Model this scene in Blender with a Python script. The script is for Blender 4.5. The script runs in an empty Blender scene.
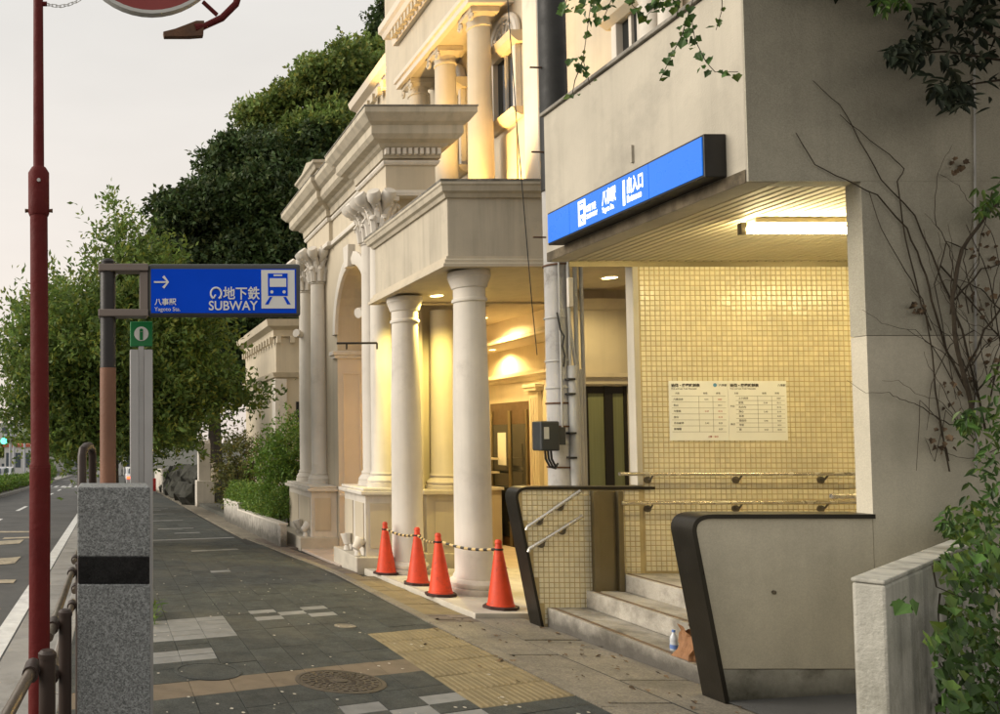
import bpy, math, random
import numpy as np
from mathutils import Vector, Matrix
R = math.radians
random.seed(7)
RNG = np.random.default_rng(7)
SC = bpy.context.scene
COL = SC.collection

# ------------------------------------------------------------------ camera, sky, sun, exposure
F, PX, HY, PITCH, EYE, SLOPE = 800.0, 110.0, 437.0, 2.2, 1.52, 0.035
CY = HY - F * math.tan(R(PITCH))
cam = bpy.data.cameras.new('camera'); camo = bpy.data.objects.new('camera', cam); COL.objects.link(camo)
camo.location = (0, 0, EYE); camo.rotation_euler = (R(90 + PITCH), 0, 0)
cam.sensor_fit = 'HORIZONTAL'; cam.sensor_width = 36; cam.lens = F / 1000 * 36
cam.shift_x = (500 - PX) / 1000; cam.shift_y = (CY - 357) / 1000
cam.clip_end = 3000; cam.clip_start = 0.05
SC.camera = camo
SUN_EL, SUN_AZ = 24.0, -80.0      # azimuth measured from +Y (down the street) towards +X
world = bpy.data.worlds.new('World'); SC.world = world; world.use_nodes = True
wn = world.node_tree; wn.nodes.clear()
sky = wn.nodes.new('ShaderNodeTexSky'); sky.sky_type = 'NISHITA'; sky.sun_disc = False
sky.sun_elevation = R(SUN_EL); sky.sun_rotation = R(SUN_AZ); sky.dust_density = 4.0; sky.air_density = 1.2
hs = wn.nodes.new('ShaderNodeHueSaturation'); hs.inputs['Saturation'].default_value = 0.22
mixs = wn.nodes.new('ShaderNodeMix'); mixs.data_type = 'RGBA'; mixs.inputs[0].default_value = 0.72
mixs.inputs[7].default_value = (9.4, 8.7, 8.1, 1)      # thin even cloud veil over the clear sky
bg = wn.nodes.new('ShaderNodeBackground'); bg.inputs[1].default_value = 0.064
wo = wn.nodes.new('ShaderNodeOutputWorld')
wn.links.new(sky.outputs[0], hs.inputs['Color']); wn.links.new(hs.outputs[0], mixs.inputs[6])
tc = wn.nodes.new('ShaderNodeTexCoord'); sxyz = wn.nodes.new('ShaderNodeSeparateXYZ'); wn.links.new(tc.outputs['Generated'], sxyz.inputs[0])
ramp = wn.nodes.new('ShaderNodeValToRGB'); wn.links.new(sxyz.outputs[2], ramp.inputs[0])
ramp.color_ramp.elements[0].position = .0; ramp.color_ramp.elements[0].color = (1., .87, .765, 1)
ramp.color_ramp.elements[1].position = .5; ramp.color_ramp.elements[1].color = (.87, .84, .79, 1)
cn = wn.nodes.new('ShaderNodeTexNoise'); cn.inputs['Scale'].default_value = 2.2; cn.inputs['Detail'].default_value = 5
cmap = wn.nodes.new('ShaderNodeMapping'); cmap.inputs['Scale'].default_value = (1, 1, 3.5); wn.links.new(tc.outputs['Generated'], cmap.inputs[0]); wn.links.new(cmap.outputs[0], cn.inputs['Vector'])
cr = wn.nodes.new('ShaderNodeMapRange'); wn.links.new(cn.outputs[0], cr.inputs[0])
for i_, q_ in zip((1, 2, 3, 4), (.3, .7, 9.2, 10.4)): cr.inputs[i_].default_value = q_
vm = wn.nodes.new('ShaderNodeVectorMath'); vm.operation = 'SCALE'; wn.links.new(ramp.outputs[0], vm.inputs[0]); wn.links.new(cr.outputs[0], vm.inputs['Scale']); wn.links.new(vm.outputs[0], mixs.inputs[7])
wn.links.new(mixs.outputs[2], bg.inputs[0]); wn.links.new(bg.outputs[0], wo.inputs[0])
sl = bpy.data.lights.new('sun', 'SUN'); sl.energy = 1.5; sl.angle = R(40); sl.color = (1, .9, .77)
so = bpy.data.objects.new('sun', sl); COL.objects.link(so)
sd = Vector((math.sin(R(SUN_AZ)) * math.cos(R(SUN_EL)), math.cos(R(SUN_AZ)) * math.cos(R(SUN_EL)), math.sin(R(SUN_EL))))
so.rotation_euler = (-sd).to_track_quat('-Z', 'Y').to_euler(); so.location = (-10, 5, 20)
SC.view_settings.view_transform = 'Standard'; SC.view_settings.look = 'None'
SC.view_settings.exposure = 0.9; SC.view_settings.gamma = 1.0; SC.view_settings.use_curve_mapping = False
SC.cycles.use_denoising = True
SC.cycles.max_bounces = 8; SC.cycles.diffuse_bounces = 4; SC.cycles.sample_clamp_indirect = 6

# ------------------------------------------------------------------ photo pixel -> point on a known plane
_c, _s = math.cos(R(PITCH)), math.sin(R(PITCH))
def ray(px, py):
    a = (px - PX) / F; b = (CY - py) / F
    return (a, _c - b * _s, _s + b * _c)
def onY(px, py, d):
    r = ray(px, py); t = d / r[1]; return Vector((r[0] * t, d, EYE + r[2] * t))
def onX(px, py, x):
    r = ray(px, py); t = x / r[0]; return Vector((x, r[1] * t, EYE + r[2] * t))
def onG(px, py, h=0.0):
    r = ray(px, py); t = -(EYE - h) / (r[2] + SLOPE * r[1]); return Vector((r[0] * t, r[1] * t, EYE + r[2] * t))
def GZ(y): return -SLOPE * min(y, 150.0)

# ------------------------------------------------------------------ materials
def lin(r, g, b):
    f = lambda c: c / 12.92 if c <= .04045 else ((c + .055) / 1.055) ** 2.4
    return tuple(f(v / 255.0) for v in (r, g, b)) + (1.0,)
MATS = {}
def mat(name, col, rough=.7, var=.12, scale=3.0, bump=.15, bscale=60., metal=0., col2=None, f2=(.5, .7), s2=1.2, streak=0., speck=None, isl=0., emit=None, estr=0., spec=.4, trans=0., stretch=(1, 1, 1), low=None):
    """procedural surface: colour noise, optional stains (col2), vertical streaks, grain bump"""
    m = bpy.data.materials.new(name); m.use_nodes = True; MATS[name] = m
    nt = m.node_tree; N = nt.nodes; L = nt.links
    b = N['Principled BSDF']
    geo = N.new('ShaderNodeNewGeometry'); P = geo.outputs['Position']
    if stretch != (1, 1, 1):
        mp = N.new('ShaderNodeMapping'); mp.inputs['Scale'].default_value = stretch; L.new(P, mp.inputs[0]); PS = mp.outputs[0]
    else: PS = P
    def noise(s, det=4, src=None, ro=.6):
        n = N.new('ShaderNodeTexNoise'); n.inputs['Scale'].default_value = s; n.inputs['Detail'].default_value = det
        n.inputs['Roughness'].default_value = ro
        L.new(src or PS, n.inputs['Vector']); return n.outputs[0]
    def mr(v, a, c, lo, hi):
        n = N.new('ShaderNodeMapRange'); L.new(v, n.inputs[0])
        for i, q in zip((1, 2, 3, 4), (a, c, lo, hi)): n.inputs[i].default_value = q
        return n.outputs[0]
    def mulc(colo, fac):
        n = N.new('ShaderNodeMix'); n.data_type = 'RGBA'; n.blend_type = 'MULTIPLY'; n.inputs[0].default_value = 1
        L.new(colo, n.inputs[6]); 
        cb = N.new('ShaderNodeCombineColor'); [L.new(fac, cb.inputs[i]) for i in range(3)]
        L.new(cb.outputs[0], n.inputs[7]); return n.outputs[2]
    rgb = N.new('ShaderNodeRGB'); rgb.outputs[0].default_value = col; C = rgb.outputs[0]
    if var: C = mulc(C, mr(noise(scale, 5), .3, .7, 1 - var, 1 + var))
    if isl:
        oi = N.new('ShaderNodeObjectInfo'); ad = N.new('ShaderNodeMath'); ad.operation = 'ADD'
        L.new(oi.outputs['Random'], ad.inputs[0]); L.new(geo.outputs['Random Per Island'], ad.inputs[1])
        fr = N.new('ShaderNodeMath'); fr.operation = 'FRACT'; L.new(ad.outputs[0], fr.inputs[0])
        C = mulc(C, mr(fr.outputs[0], 0, 1, 1 - isl, 1 + isl))
        if name.startswith('leaf'):                          # some leaves turn yellowish
            m7 = N.new('ShaderNodeMath'); m7.operation = 'MULTIPLY'; L.new(fr.outputs[0], m7.inputs[0]); m7.inputs[1].default_value = 7.31
            f7 = N.new('ShaderNodeMath'); f7.operation = 'FRACT'; L.new(m7.outputs[0], f7.inputs[0])
            mx7 = N.new('ShaderNodeMix'); mx7.data_type = 'RGBA'; L.new(mr(f7.outputs[0], .55, 1, 0, .75), mx7.inputs[0]); L.new(C, mx7.inputs[6])
            mx7.inputs[7].default_value = (min(1, col[0] * 2.1), col[1] * 1.35, col[2] * .9, 1); C = mx7.outputs[2]
    if speck:
        v = N.new('ShaderNodeTexVoronoi'); v.inputs['Scale'].default_value = speck[0]; L.new(P, v.inputs['Vector'])
        sc_ = N.new('ShaderNodeSeparateColor'); L.new(v.outputs['Color'], sc_.inputs[0])
        C = mulc(C, mr(sc_.outputs[0], 0, 1, speck[1], speck[2]))
    if streak:
        mp = N.new('ShaderNodeMapping'); mp.inputs['Scale'].default_value = (6, 6, .35); L.new(P, mp.inputs[0])
        C = mulc(C, mr(noise(1.0, 5, mp.outputs[0]), .45, .75, 1, 1 - streak))
    def stain(C, colo, fac):
        n = N.new('ShaderNodeMix'); n.data_type = 'RGBA'; L.new(fac, n.inputs[0]); L.new(C, n.inputs[6]); n.inputs[7].default_value = colo
        return n.outputs[2]
    if col2: C = stain(C, col2, mr(noise(s2, 6, P, .7), f2[0], f2[1], 0, .9))
    if low:   # grime near a given height: (z, height, colour)
        sx = N.new('ShaderNodeSeparateXYZ'); L.new(P, sx.inputs[0])
        sl_ = N.new('ShaderNodeMath'); sl_.operation = 'MULTIPLY_ADD'; L.new(sx.outputs[1], sl_.inputs[0]); sl_.inputs[1].default_value = SLOPE; L.new(sx.outputs[2], sl_.inputs[2])
        nn = N.new('ShaderNodeMath'); nn.operation = 'MULTIPLY_ADD'; L.new(noise(7, 6, P, .7), nn.inputs[0]); nn.inputs[1].default_value = -1.6 * low[1]; L.new(sl_.outputs[0], nn.inputs[2])
        C = stain(C, low[2], mr(nn.outputs[0], low[0] - low[1] * .9, low[0] + low[1] * .3, .85, 0))
    L.new(C, b.inputs['Base Color'])
    b.inputs['Metallic'].default_value = metal; b.inputs['Specular IOR Level'].default_value = spec
    rn = mr(noise(scale * 2.3, 3), .3, .7, max(.03, rough - .08), min(1, rough + .08)); L.new(rn, b.inputs['Roughness'])
    if bump:
        bn = N.new('ShaderNodeBump'); bn.inputs['Strength'].default_value = bump; bn.inputs['Distance'].default_value = .01
        L.new(noise(bscale, 5, P), bn.inputs['Height']); L.new(bn.outputs[0], b.inputs['Normal'])
    if emit: b.inputs['Emission Color'].default_value = emit; b.inputs['Emission Strength'].default_value = estr
    if trans:
        tr = N.new('ShaderNodeBsdfTranslucent'); L.new(C, tr.inputs[0]); mx = N.new('ShaderNodeMixShader'); mx.inputs[0].default_value = trans
        L.new(b.outputs[0], mx.inputs[1]); L.new(tr.outputs[0], mx.inputs[2]); L.new(mx.outputs[0], N['Material Output'].inputs[0])
    return m
mat('drip_stain_shade', (.17, .135, .085, 1), .85, .2, 3, .2, 60, streak=.6, col2=(.06, .048, .03, 1), f2=(.45, .65), s2=4)  # streaky drip stains, with shadow under the sign mixed into the brown
DIRT = (.05, .045, .035, 1); MOSS = (.035, .035, .022, 1)
mat('asphalt', (.085, .085, .082, 1), .9, .2, 1.2, .5, 180, col2=(.12, .118, .11, 1), f2=(.5, .8), s2=.35)
mat('ground', (.09, .09, .075, 1), .95, .25, .6, .4, 40)
mat('gutter', (.28, .27, .25, 1), .9, .15, 2, .3, 90, col2=(.13, .125, .11, 1), f2=(.5, .75), s2=1.5)
mat('paint_white', (.62, .62, .6, 1), .8, .15, 6, .2, 120, col2=(.25, .25, .24, 1), f2=(.58, .75), s2=9)
mat('paint_tan', (.4, .34, .24, 1), .8, .2, 6, .2, 120, col2=(.12, .12, .11, 1), f2=(.5, .7), s2=7)
mat('tile_dark', (.052, .057, .052, 1), .85, .3, 5, .8, 240, isl=.12, speck=(130, .7, 1.35), col2=(.13, .12, .09, 1), f2=(.48, .85), s2=.7)
mat('tile_white', (.22, .22, .21, 1), .85, .18, 6, .4, 200, isl=.1, col2=(.24, .235, .22, 1), f2=(.5, .8), s2=2.5)
mat('tile_brown', (.18, .14, .095, 1), .85, .2, 6, .4, 200, isl=.1, col2=(.14, .115, .08, 1), f2=(.5, .8), s2=3)
mat('tactile', (.22, .175, .095, 1), .8, .18, 5, .4, 200, isl=.07, col2=(.2, .155, .08, 1), f2=(.5, .8), s2=2.2)
mat('grout', (.04, .039, .034, 1), .95, .2, 5, .3, 100)
mat('slab', (.215, .19, .145, 1), .9, .22, 3, .5, 130, isl=.08, speck=(90, .75, 1.2), col2=(.1, .09, .065, 1), f2=(.5, .8), s2=1.7)
mat('brick_paver', (.16, .13, .105, 1), .9, .2, 5, .4, 150, isl=.22)
mat('apron', (.5, .42, .35, 1), .8, .12, 3, .2, 90, isl=.05)
mat('plinth_stone', (.5, .46, .38, 1), .75, .14, 3, .2, 90, col2=(.2, .18, .14, 1), f2=(.58, .8), s2=2.2)
mat('concrete', (.48, .44, .355, 1), .88, .1, 1.4, .25, 70, streak=.16, col2=(.27, .25, .21, 1), f2=(.55, .85), s2=.8)
mat('concrete_end', (.52, .48, .375, 1), .88, .1, 1.6, .25, 70, streak=.12, col2=(.36, .33, .25, 1), f2=(.55, .85), s2=.9, speck=(160, .92, 1.06))
mat('concrete_end_shaded', (.41, .385, .3, 1), .9, .14, 1.6, .35, 80, streak=.18, col2=(.27, .25, .185, 1), f2=(.48, .85), s2=1.0, speck=(150, .88, 1.08))  # darker copy of the end wall concrete, overhead shade put into its colour
mat('concrete_base', (.34, .33, .28, 1), .9, .16, 3, .4, 60, low=(.0, .18, MOSS), col2=(.14, .13, .1, 1), f2=(.52, .72), s2=3.2)
mat('concrete_planter', (.48, .465, .4, 1), .9, .16, 3, .6, 55, streak=.6, col2=(.17, .165, .12, 1), f2=(.5, .75), s2=1.8)
mat('stone_step', (.42, .39, .33, 1), .85, .15, 3, .4, 110, col2=(.15, .135, .105, 1), f2=(.44, .68), s2=2.6, speck=(220, .85, 1.1), low=(.06, .13, (.05, .045, .037, 1)))
mat('step_strip', (.13, .085, .05, 1), .6, .2, 8, .2, 100)
mat('tile_cream', (.74, .67, .47, 1), .22, .1, 2, 0, isl=.06, spec=.5)
mat('tile_grout', (.46, .36, .18, 1), .9, .15, 4, .2, 90)
mat('bronze', (.035, .031, .024, 1), .35, .2, 3, .08, 60, metal=.6)
mat('bronze_panel', (.2, .165, .095, 1), .38, .1, 2, .05, 60, metal=.75)
mat('steel', (.62, .58, .5, 1), .25, .08, 5, 0, 90, metal=1.)
mat('bracket', (.16, .14, .11, 1), .4, .1, 5, .03, 90, metal=.8)
mat('slat', (.62, .55, .38, 1), .6, .08, 2, .1, 60)
mat('plaster', (.56, .49, .37, 1), .8, .08, 1.2, .12, 60, streak=.13, col2=(.47, .43, .35, 1), f2=(.6, .9), s2=.7)
mat('plaster_white', (.65, .605, .53, 1), .78, .08, 1.5, .15, 60, streak=.14, low=(-.02, .22, (.28, .25, .2, 1)), col2=(.48, .44, .38, 1), f2=(.56, .8), s2=2.4)
mat('plaster_grime', (.5, .445, .345, 1), .85, .1, 1.5, .2, 50, streak=.28, col2=(.33, .3, .24, 1), f2=(.58, .82), s2=1.3)
mat('plaster_pink', (.68, .6, .49, 1), .8, .06, 1.2, .08, 60)
mat('cornice_top', (.16, .15, .125, 1), .9, .3, 4, .3, 50, col2=(.36, .33, .28, 1), f2=(.45, .65), s2=5)
mat('glass_dark', (.02, .022, .022, 1), .08, .1, 2, 0, spec=.6)
mat('curtain', (.22, .235, .12, 1), .8, .1, 3, .1, 60, stretch=(14, 14, .3))
mat('door_frame', (.03, .026, .02, 1), .4, .1, 3, 0, metal=.3)
mat('wood_dark', (.09, .055, .03, 1), .5, .2, 4, .1, 60)
mat('pole_concrete', (.42, .41, .39, 1), .85, .14, 2, .25, 70, streak=.35, col2=(.2, .19, .17, 1), f2=(.58, .75), s2=3)
mat('conduit', (.4, .395, .37, 1), .5, .1, 3, .05, 60, streak=.3)
mat('black_sleeve', (.02, .02, .018, 1), .6, .3, 3, .2, 40)
mat('black_box', (.03, .033, .035, 1), .45, .1, 3, .05, 60)
mat('red_paint', (.105, .01, .009, 1), .7, .18, 5, .35, 45, col2=(.07, .012, .009, 1), f2=(.5, .8), s2=5, spec=.2)
mat('red_sign', (.24, .03, .026, 1), .5, .1, 3, .05, 60)
mat('rim_grey', (.5, .5, .47, 1), .5, .1, 3, .05, 60)
mat('rust', (.11, .055, .03, 1), .8, .3, 12, .3, 90)
mat('granite', (.2, .21, .205, 1), .6, .25, 60, .2, 200, speck=(190, .5, 1.5))
mat('granite_black', (.008, .008, .008, 1), .25, .2, 14, 0, speck=(160, .6, 1.4))
mat('brown_paint', (.035, .022, .016, 1), .45, .15, 4, .1, 60)
mat('rail_bare', (.17, .14, .105, 1), .35, .25, 6, .1, 60, metal=.6, col2=(.12, .08, .05, 1), f2=(.5, .65), s2=7)
mat('post_black', (.016, .014, .013, 1), .45, .15, 4, .1, 60)
mat('post_brown', (.19, .09, .052, 1), .6, .15, 6, .2, 80)
mat('bracket_taupe', (.2, .165, .14, 1), .5, .08, 4, .05, 80)
mat('sign_frame', (.065, .07, .07, 1), .5, .1, 3, .05, 60)
mat('sign_blue', (.0, .07, .7, 1), .5, .05, 3, 0, spec=.08)
mat('white_film', (.78, .78, .74, 1), .5, .03, 3, 0)
mat('ink', (.06, .055, .05, 1), .6, 0, 3, 0); mat('ink_red', (.45, .08, .06, 1), .6, 0, 3, 0); mat('ink_blue', (.12, .3, .5, 1), .6, 0, 3, 0)
mat('paper', (.85, .85, .8, 1), .5, .03, 3, 0)
mat('alu', (.42, .42, .41, 1), .45, .06, 3, .05, 60, metal=.5)
mat('green_sign', (.004, .2, .05, 1), .45, .05, 3, 0)
mat('lightbox_blue', (.01, .08, .5, 1), .3, .08, 3, 0, emit=(.02, .19, .66, 1), estr=.42)
mat('lightbox_white', (.9, .9, .82, 1), .3, 0, 3, 0, emit=(1, .93, .68, 1), estr=.95)
mat('lightbox_case', (.014, .013, .012, 1), .45, .2, 4, .05, 60)
mat('tube_light', (.9, .9, .8, 1), .3, 0, 3, 0, emit=(1, .83, .45, 1), estr=44)
mat('lamp_warm', (.9, .8, .5, 1), .3, 0, 3, 0, emit=(1, .78, .36, 1), estr=12)
mat('cone_red', (.68, .065, .02, 1), .5, .14, 6, .1, 60, isl=.1, col2=(.3, .05, .025, 1), f2=(.56, .75), s2=9)
mat('cone_base', (.045, .018, .014, 1), .7, .2, 6, .2, 60)
mat('bar_yellow', (.55, .4, .17, 1), .5, .1, 5, .05, 60); mat('bar_black', (.02, .016, .014, 1), .5, .1, 5, .05, 60)
mat('bark', (.06, .048, .036, 1), .95, .3, 9, .8, 30)
mat('vine_bark', (.05, .038, .024, 1), .95, .3, 20, .5, 90)
mat('leaf_street', (.135, .215, .05, 1), .55, .35, 1.2, 0, isl=.4, trans=.42)
mat('leaf_dark', (.048, .085, .026, 1), .6, .55, .45, 0, isl=.4, trans=.2)
mat('leaf_camphor', (.16, .235, .06, 1), .6, .5, .5, 0, isl=.4, trans=.3)
mat('leaf_hedge', (.13, .235, .04, 1), .55, .3, 1.6, 0, isl=.4, trans=.3)
mat('leaf_ivy', (.06, .125, .026, 1), .5, .4, 7, 0, isl=.5, trans=.3)
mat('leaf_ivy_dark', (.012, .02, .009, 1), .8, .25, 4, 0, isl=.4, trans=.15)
mat('dead_leaf', (.12, .08, .045, 1), .8, .3, 9, 0, isl=.5)
mat('leaf_bronze', (.15, .17, .055, 1), .6, .3, 2, 0, isl=.4, trans=.3)
mat('rock', (.05, .05, .04, 1), .95, .35, 2, .6, 14, isl=.2)
mat('bottle', (.5, .53, .55, 1), .12, .05, 5, 0, spec=.6)
mat('bottle_blue', (.12, .2, .45, 1), .4, .05, 5, 0)
mat('paper_bag', (.26, .13, .06, 1), .8, .2, 9, .4, 40)
mat('far_white', (.6, .6, .58, 1), .8, .1, .5, 0); mat('far_grey', (.42, .43, .45, 1), .8, .1, .5, 0)
mat('far_red', (.5, .12, .07, 1), .7, .1, .5, 0); mat('far_glass', (.08, .1, .12, 1), .15, .1, 1, 0)
mat('car_white', (.7, .7, .7, 1), .25, .03, 2, 0, spec=.6); mat('car_red', (.4, .03, .03, 1), .25, .03, 2, 0, spec=.6); mat('tyre', (.02, .02, .02, 1), .8, .1, 4, 0)
mat('tail_light', (.8, .05, .02, 1), .3, 0, 3, 0, emit=(1, .07, .02, 1), estr=3.5)
mat('green_light', (.1, .9, .5, 1), .3, 0, 3, 0, emit=(.05, 1, .45, 1), estr=4)
mat('off_light', (.05, .03, .02, 1), .3, 0, 3, 0)

# ------------------------------------------------------------------ mesh helpers
class MB:
    def __init__(s): s.v = []; s.f = []
    def add(s, vs, fs):
        o = len(s.v); s.v += [tuple(p) for p in vs]; s.f += [tuple(i + o for i in q) for q in fs]; return s
    def box(s, x0, x1, y0, y1, z0, z1):
        return s.add([(x0, y0, z0), (x1, y0, z0), (x1, y1, z0), (x0, y1, z0), (x0, y0, z1), (x1, y0, z1), (x1, y1, z1), (x0, y1, z1)],
                     [(3, 2, 1, 0), (4, 5, 6, 7), (0, 1, 5, 4), (1, 2, 6, 5), (2, 3, 7, 6), (3, 0, 4, 7)])
    def gbox(s, x0, x1, y0, y1, h0, h1, zf=GZ):      # box following the slope of the street
        return s.add([(x0, y0, zf(y0) + h0), (x1, y0, zf(y0) + h0), (x1, y1, zf(y1) + h0), (x0, y1, zf(y1) + h0),
                      (x0, y0, zf(y0) + h1), (x1, y0, zf(y0) + h1), (x1, y1, zf(y1) + h1), (x0, y1, zf(y1) + h1)],
                     [(3, 2, 1, 0), (4, 5, 6, 7), (0, 1, 5, 4), (1, 2, 6, 5), (2, 3, 7, 6), (3, 0, 4, 7)])
    def prism(s, pts, axis, a0, a1):
        n = len(pts)
        m = {'x': lambda p, a: (a, p[0], p[1]), 'y': lambda p, a: (p[0], a, p[1]), 'z': lambda p, a: (p[0], p[1], a)}[axis]
        vs = [m(p, a0) for p in pts] + [m(p, a1) for p in pts]
        fs = [tuple(range(n)), tuple(range(2 * n - 1, n - 1, -1))] + [(i, (i + 1) % n, n + (i + 1) % n, n + i)[::-1] for i in range(n)]
        return s.add(vs, fs)
    def lathe(s, prof, cx, cy, n=20, a0=0., a1=2 * math.pi, z0=0., caps=True):
        full = abs(a1 - a0 - 2 * math.pi) < 1e-6; k = n if full else n + 1
        vs = [(cx + r * math.cos(a0 + (a1 - a0) * i / n), cy + r * math.sin(a0 + (a1 - a0) * i / n), z0 + z) for r, z in prof for i in range(k)]
        fs = []
        for j in range(len(prof) - 1):
            for i in range(n):
                i2 = (i + 1) % k
                fs.append((j * k + i, j * k + i2, (j + 1) * k + i2, (j + 1) * k + i))
        if caps and full: fs += [tuple(range(k - 1, -1, -1)), tuple(range((len(prof) - 1) * k, len(prof) * k))]
        return s.add(vs, fs)
    def tube(s, pts, r, n=8, caps=True):
        pts = [Vector(p) for p in pts]; rs = r if isinstance(r, (list, tuple)) else [r] * len(pts)
        vs = []; up = None
        for i, p in enumerate(pts):
            t = (pts[min(i + 1, len(pts) - 1)] - pts[max(i - 1, 0)])
            t = t.normalized() if t.length > 1e-9 else Vector((0, 0, 1))
            if up is None: up = Vector((0, 0, 1)) if abs(t.z) < .9 else Vector((1, 0, 0))
            a = t.cross(up)
            if a.length < 1e-5: a = t.cross(Vector((0, 1, 0)))
            a.normalize(); b = a.cross(t).normalized(); up = b
            for k in range(n):
                q = 2 * math.pi * k / n; vs.append(p + (a * math.cos(q) + b * math.sin(q)) * rs[i])
        fs = [(i * n + k, i * n + (k + 1) % n, (i + 1) * n + (k + 1) % n, (i + 1) * n + k) for i in range(len(pts) - 1) for k in range(n)]
        if caps: fs += [tuple(range(n - 1, -1, -1)), tuple(range((len(pts) - 1) * n, len(pts) * n))]
        return s.add(vs, fs)
    def sweep(s, prof, path, z=0.):
        """moulding: prof = closed list (out, z); path = XY polyline, outward is to its right"""
        P = [Vector(p) for p in path]; n = len(P); vs = []
        for i, p in enumerate(P):
            ds = []
            if i > 0: ds.append((P[i] - P[i - 1]).normalized())
            if i < n - 1: ds.append((P[i + 1] - P[i]).normalized())
            ns = [Vector((d.y, -d.x)) for d in ds]
            m = sum(ns, Vector((0, 0))).normalized(); k = 1 / max(.2, m.dot(ns[0]))
            vs += [(p.x + m.x * o * k, p.y + m.y * o * k, z + q) for o, q in prof]
        c = len(prof)
        fs = [(i * c + j, (i + 1) * c + j, (i + 1) * c + (j + 1) % c, i * c + (j + 1) % c) for i in range(n - 1) for j in range(c)]
        fs += [tuple(range(c - 1, -1, -1))[::-1], tuple(range((n - 1) * c, n * c))[::-1]]
        return s.add(vs, fs)
    def build(s, name, m, parent=None, smooth=False, bevel=0., ang=35):
        me = bpy.data.meshes.new(name); me.from_pydata(s.v, [], s.f); me.update()
        return mkobj(name, me, m, parent, smooth, bevel, ang)
def mkobj(name, me, m, parent=None, smooth=False, bevel=0., ang=35, fix=True):
    me.materials.append(MATS[m])
    if fix:
        import bmesh
        bm = bmesh.new(); bm.from_mesh(me); bmesh.ops.recalc_face_normals(bm, faces=bm.faces[:]); bm.to_mesh(me); bm.free()
    if smooth:
        me.polygons.foreach_set('use_smooth', [True] * len(me.polygons)); me.set_sharp_from_angle(angle=R(ang))
    o = bpy.data.objects.new(name, me); COL.objects.link(o)
    if bevel:
        bv = o.modifiers.new('bevel', 'BEVEL'); bv.width = bevel; bv.segments = 2; bv.limit_method = 'ANGLE'; bv.angle_limit = R(40)
    if parent: put(o, parent)
    return o
def put(o, parent):
    o.parent = parent
    chain = []; p = parent
    while p: chain.append(p); p = p.parent
    M = Matrix()
    for q in reversed(chain): M = M @ q.matrix_parent_inverse @ q.matrix_basis
    o.matrix_parent_inverse = M.inverted()
def tag(o, label, cat=None, group=None, kind=None):
    if label: o['label'] = label
    if cat: o['category'] = cat
    if group: o['group'] = group
    if kind: o['kind'] = kind
    return o
def thing(name, label, cat, loc=(0, 0, 0), group=None):
    o = bpy.data.objects.new(name, None); COL.objects.link(o); o.location = loc; o.empty_display_size = .2
    return tag(o, label, cat, group)
def recenter(o):                                       # origin of a one-mesh thing at its own base
    me = o.data; n = len(me.vertices); a = np.empty(n * 3, np.float32); me.vertices.foreach_get('co', a); a = a.reshape(-1, 3)
    c = np.array([(a[:, 0].min() + a[:, 0].max()) / 2, (a[:, 1].min() + a[:, 1].max()) / 2, a[:, 2].min()])
    me.vertices.foreach_set('co', (a - c).astype(np.float32).ravel()); me.update(); o.location = c; return o
def struct(o): o['kind'] = 'structure'; return o
def copy_tree(o, parent=None):
    c = o.copy(); COL.objects.link(c); c.parent = parent
    for ch in o.children:
        copy_tree(ch, c)
    return c
def lamp(name, kind, loc, energy, col, parent=None, size=.1, target=None, spot=None):
    l = bpy.data.lights.new(name, kind); l.energy = energy; l.color = col
    if kind == 'SPOT': l.spot_size = R(spot or 90); l.spot_blend = .6; l.shadow_soft_size = size
    elif kind == 'AREA': l.size = size
    else: l.shadow_soft_size = size
    o = bpy.data.objects.new(name, l); COL.objects.link(o); o.location = loc
    if target: o.rotation_euler = (Vector(target) - Vector(loc)).to_track_quat('-Z', 'Y').to_euler()
    if parent: put(o, parent)
    return o
def text(body, size, m, parent, origin, ux=(1, 0, 0), uz=(0, 0, 1), align='LEFT', sx=1., bold=0., name='lettering', depth=.0012, res=4):
    cu = bpy.data.curves.new('txt', 'FONT'); cu.body = body; cu.size = size; cu.align_x = align; cu.offset = bold; cu.resolution_u = res
    cu.extrude = depth / 2
    t = bpy.data.objects.new('txt', cu); COL.objects.link(t)
    dg = bpy.context.evaluated_depsgraph_get(); me = bpy.data.meshes.new_from_object(t.evaluated_get(dg))
    bpy.data.objects.remove(t); bpy.data.curves.remove(cu)
    ux = Vector(ux).normalized(); uz = Vector(uz).normalized(); un = ux.cross(uz)
    for v in me.vertices:
        v.co = Vector(origin) + ux * (v.co.x * sx) + uz * v.co.y + un * v.co.z
    me.materials.clear()
    return mkobj(name, me, m, parent, fix=False)

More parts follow.
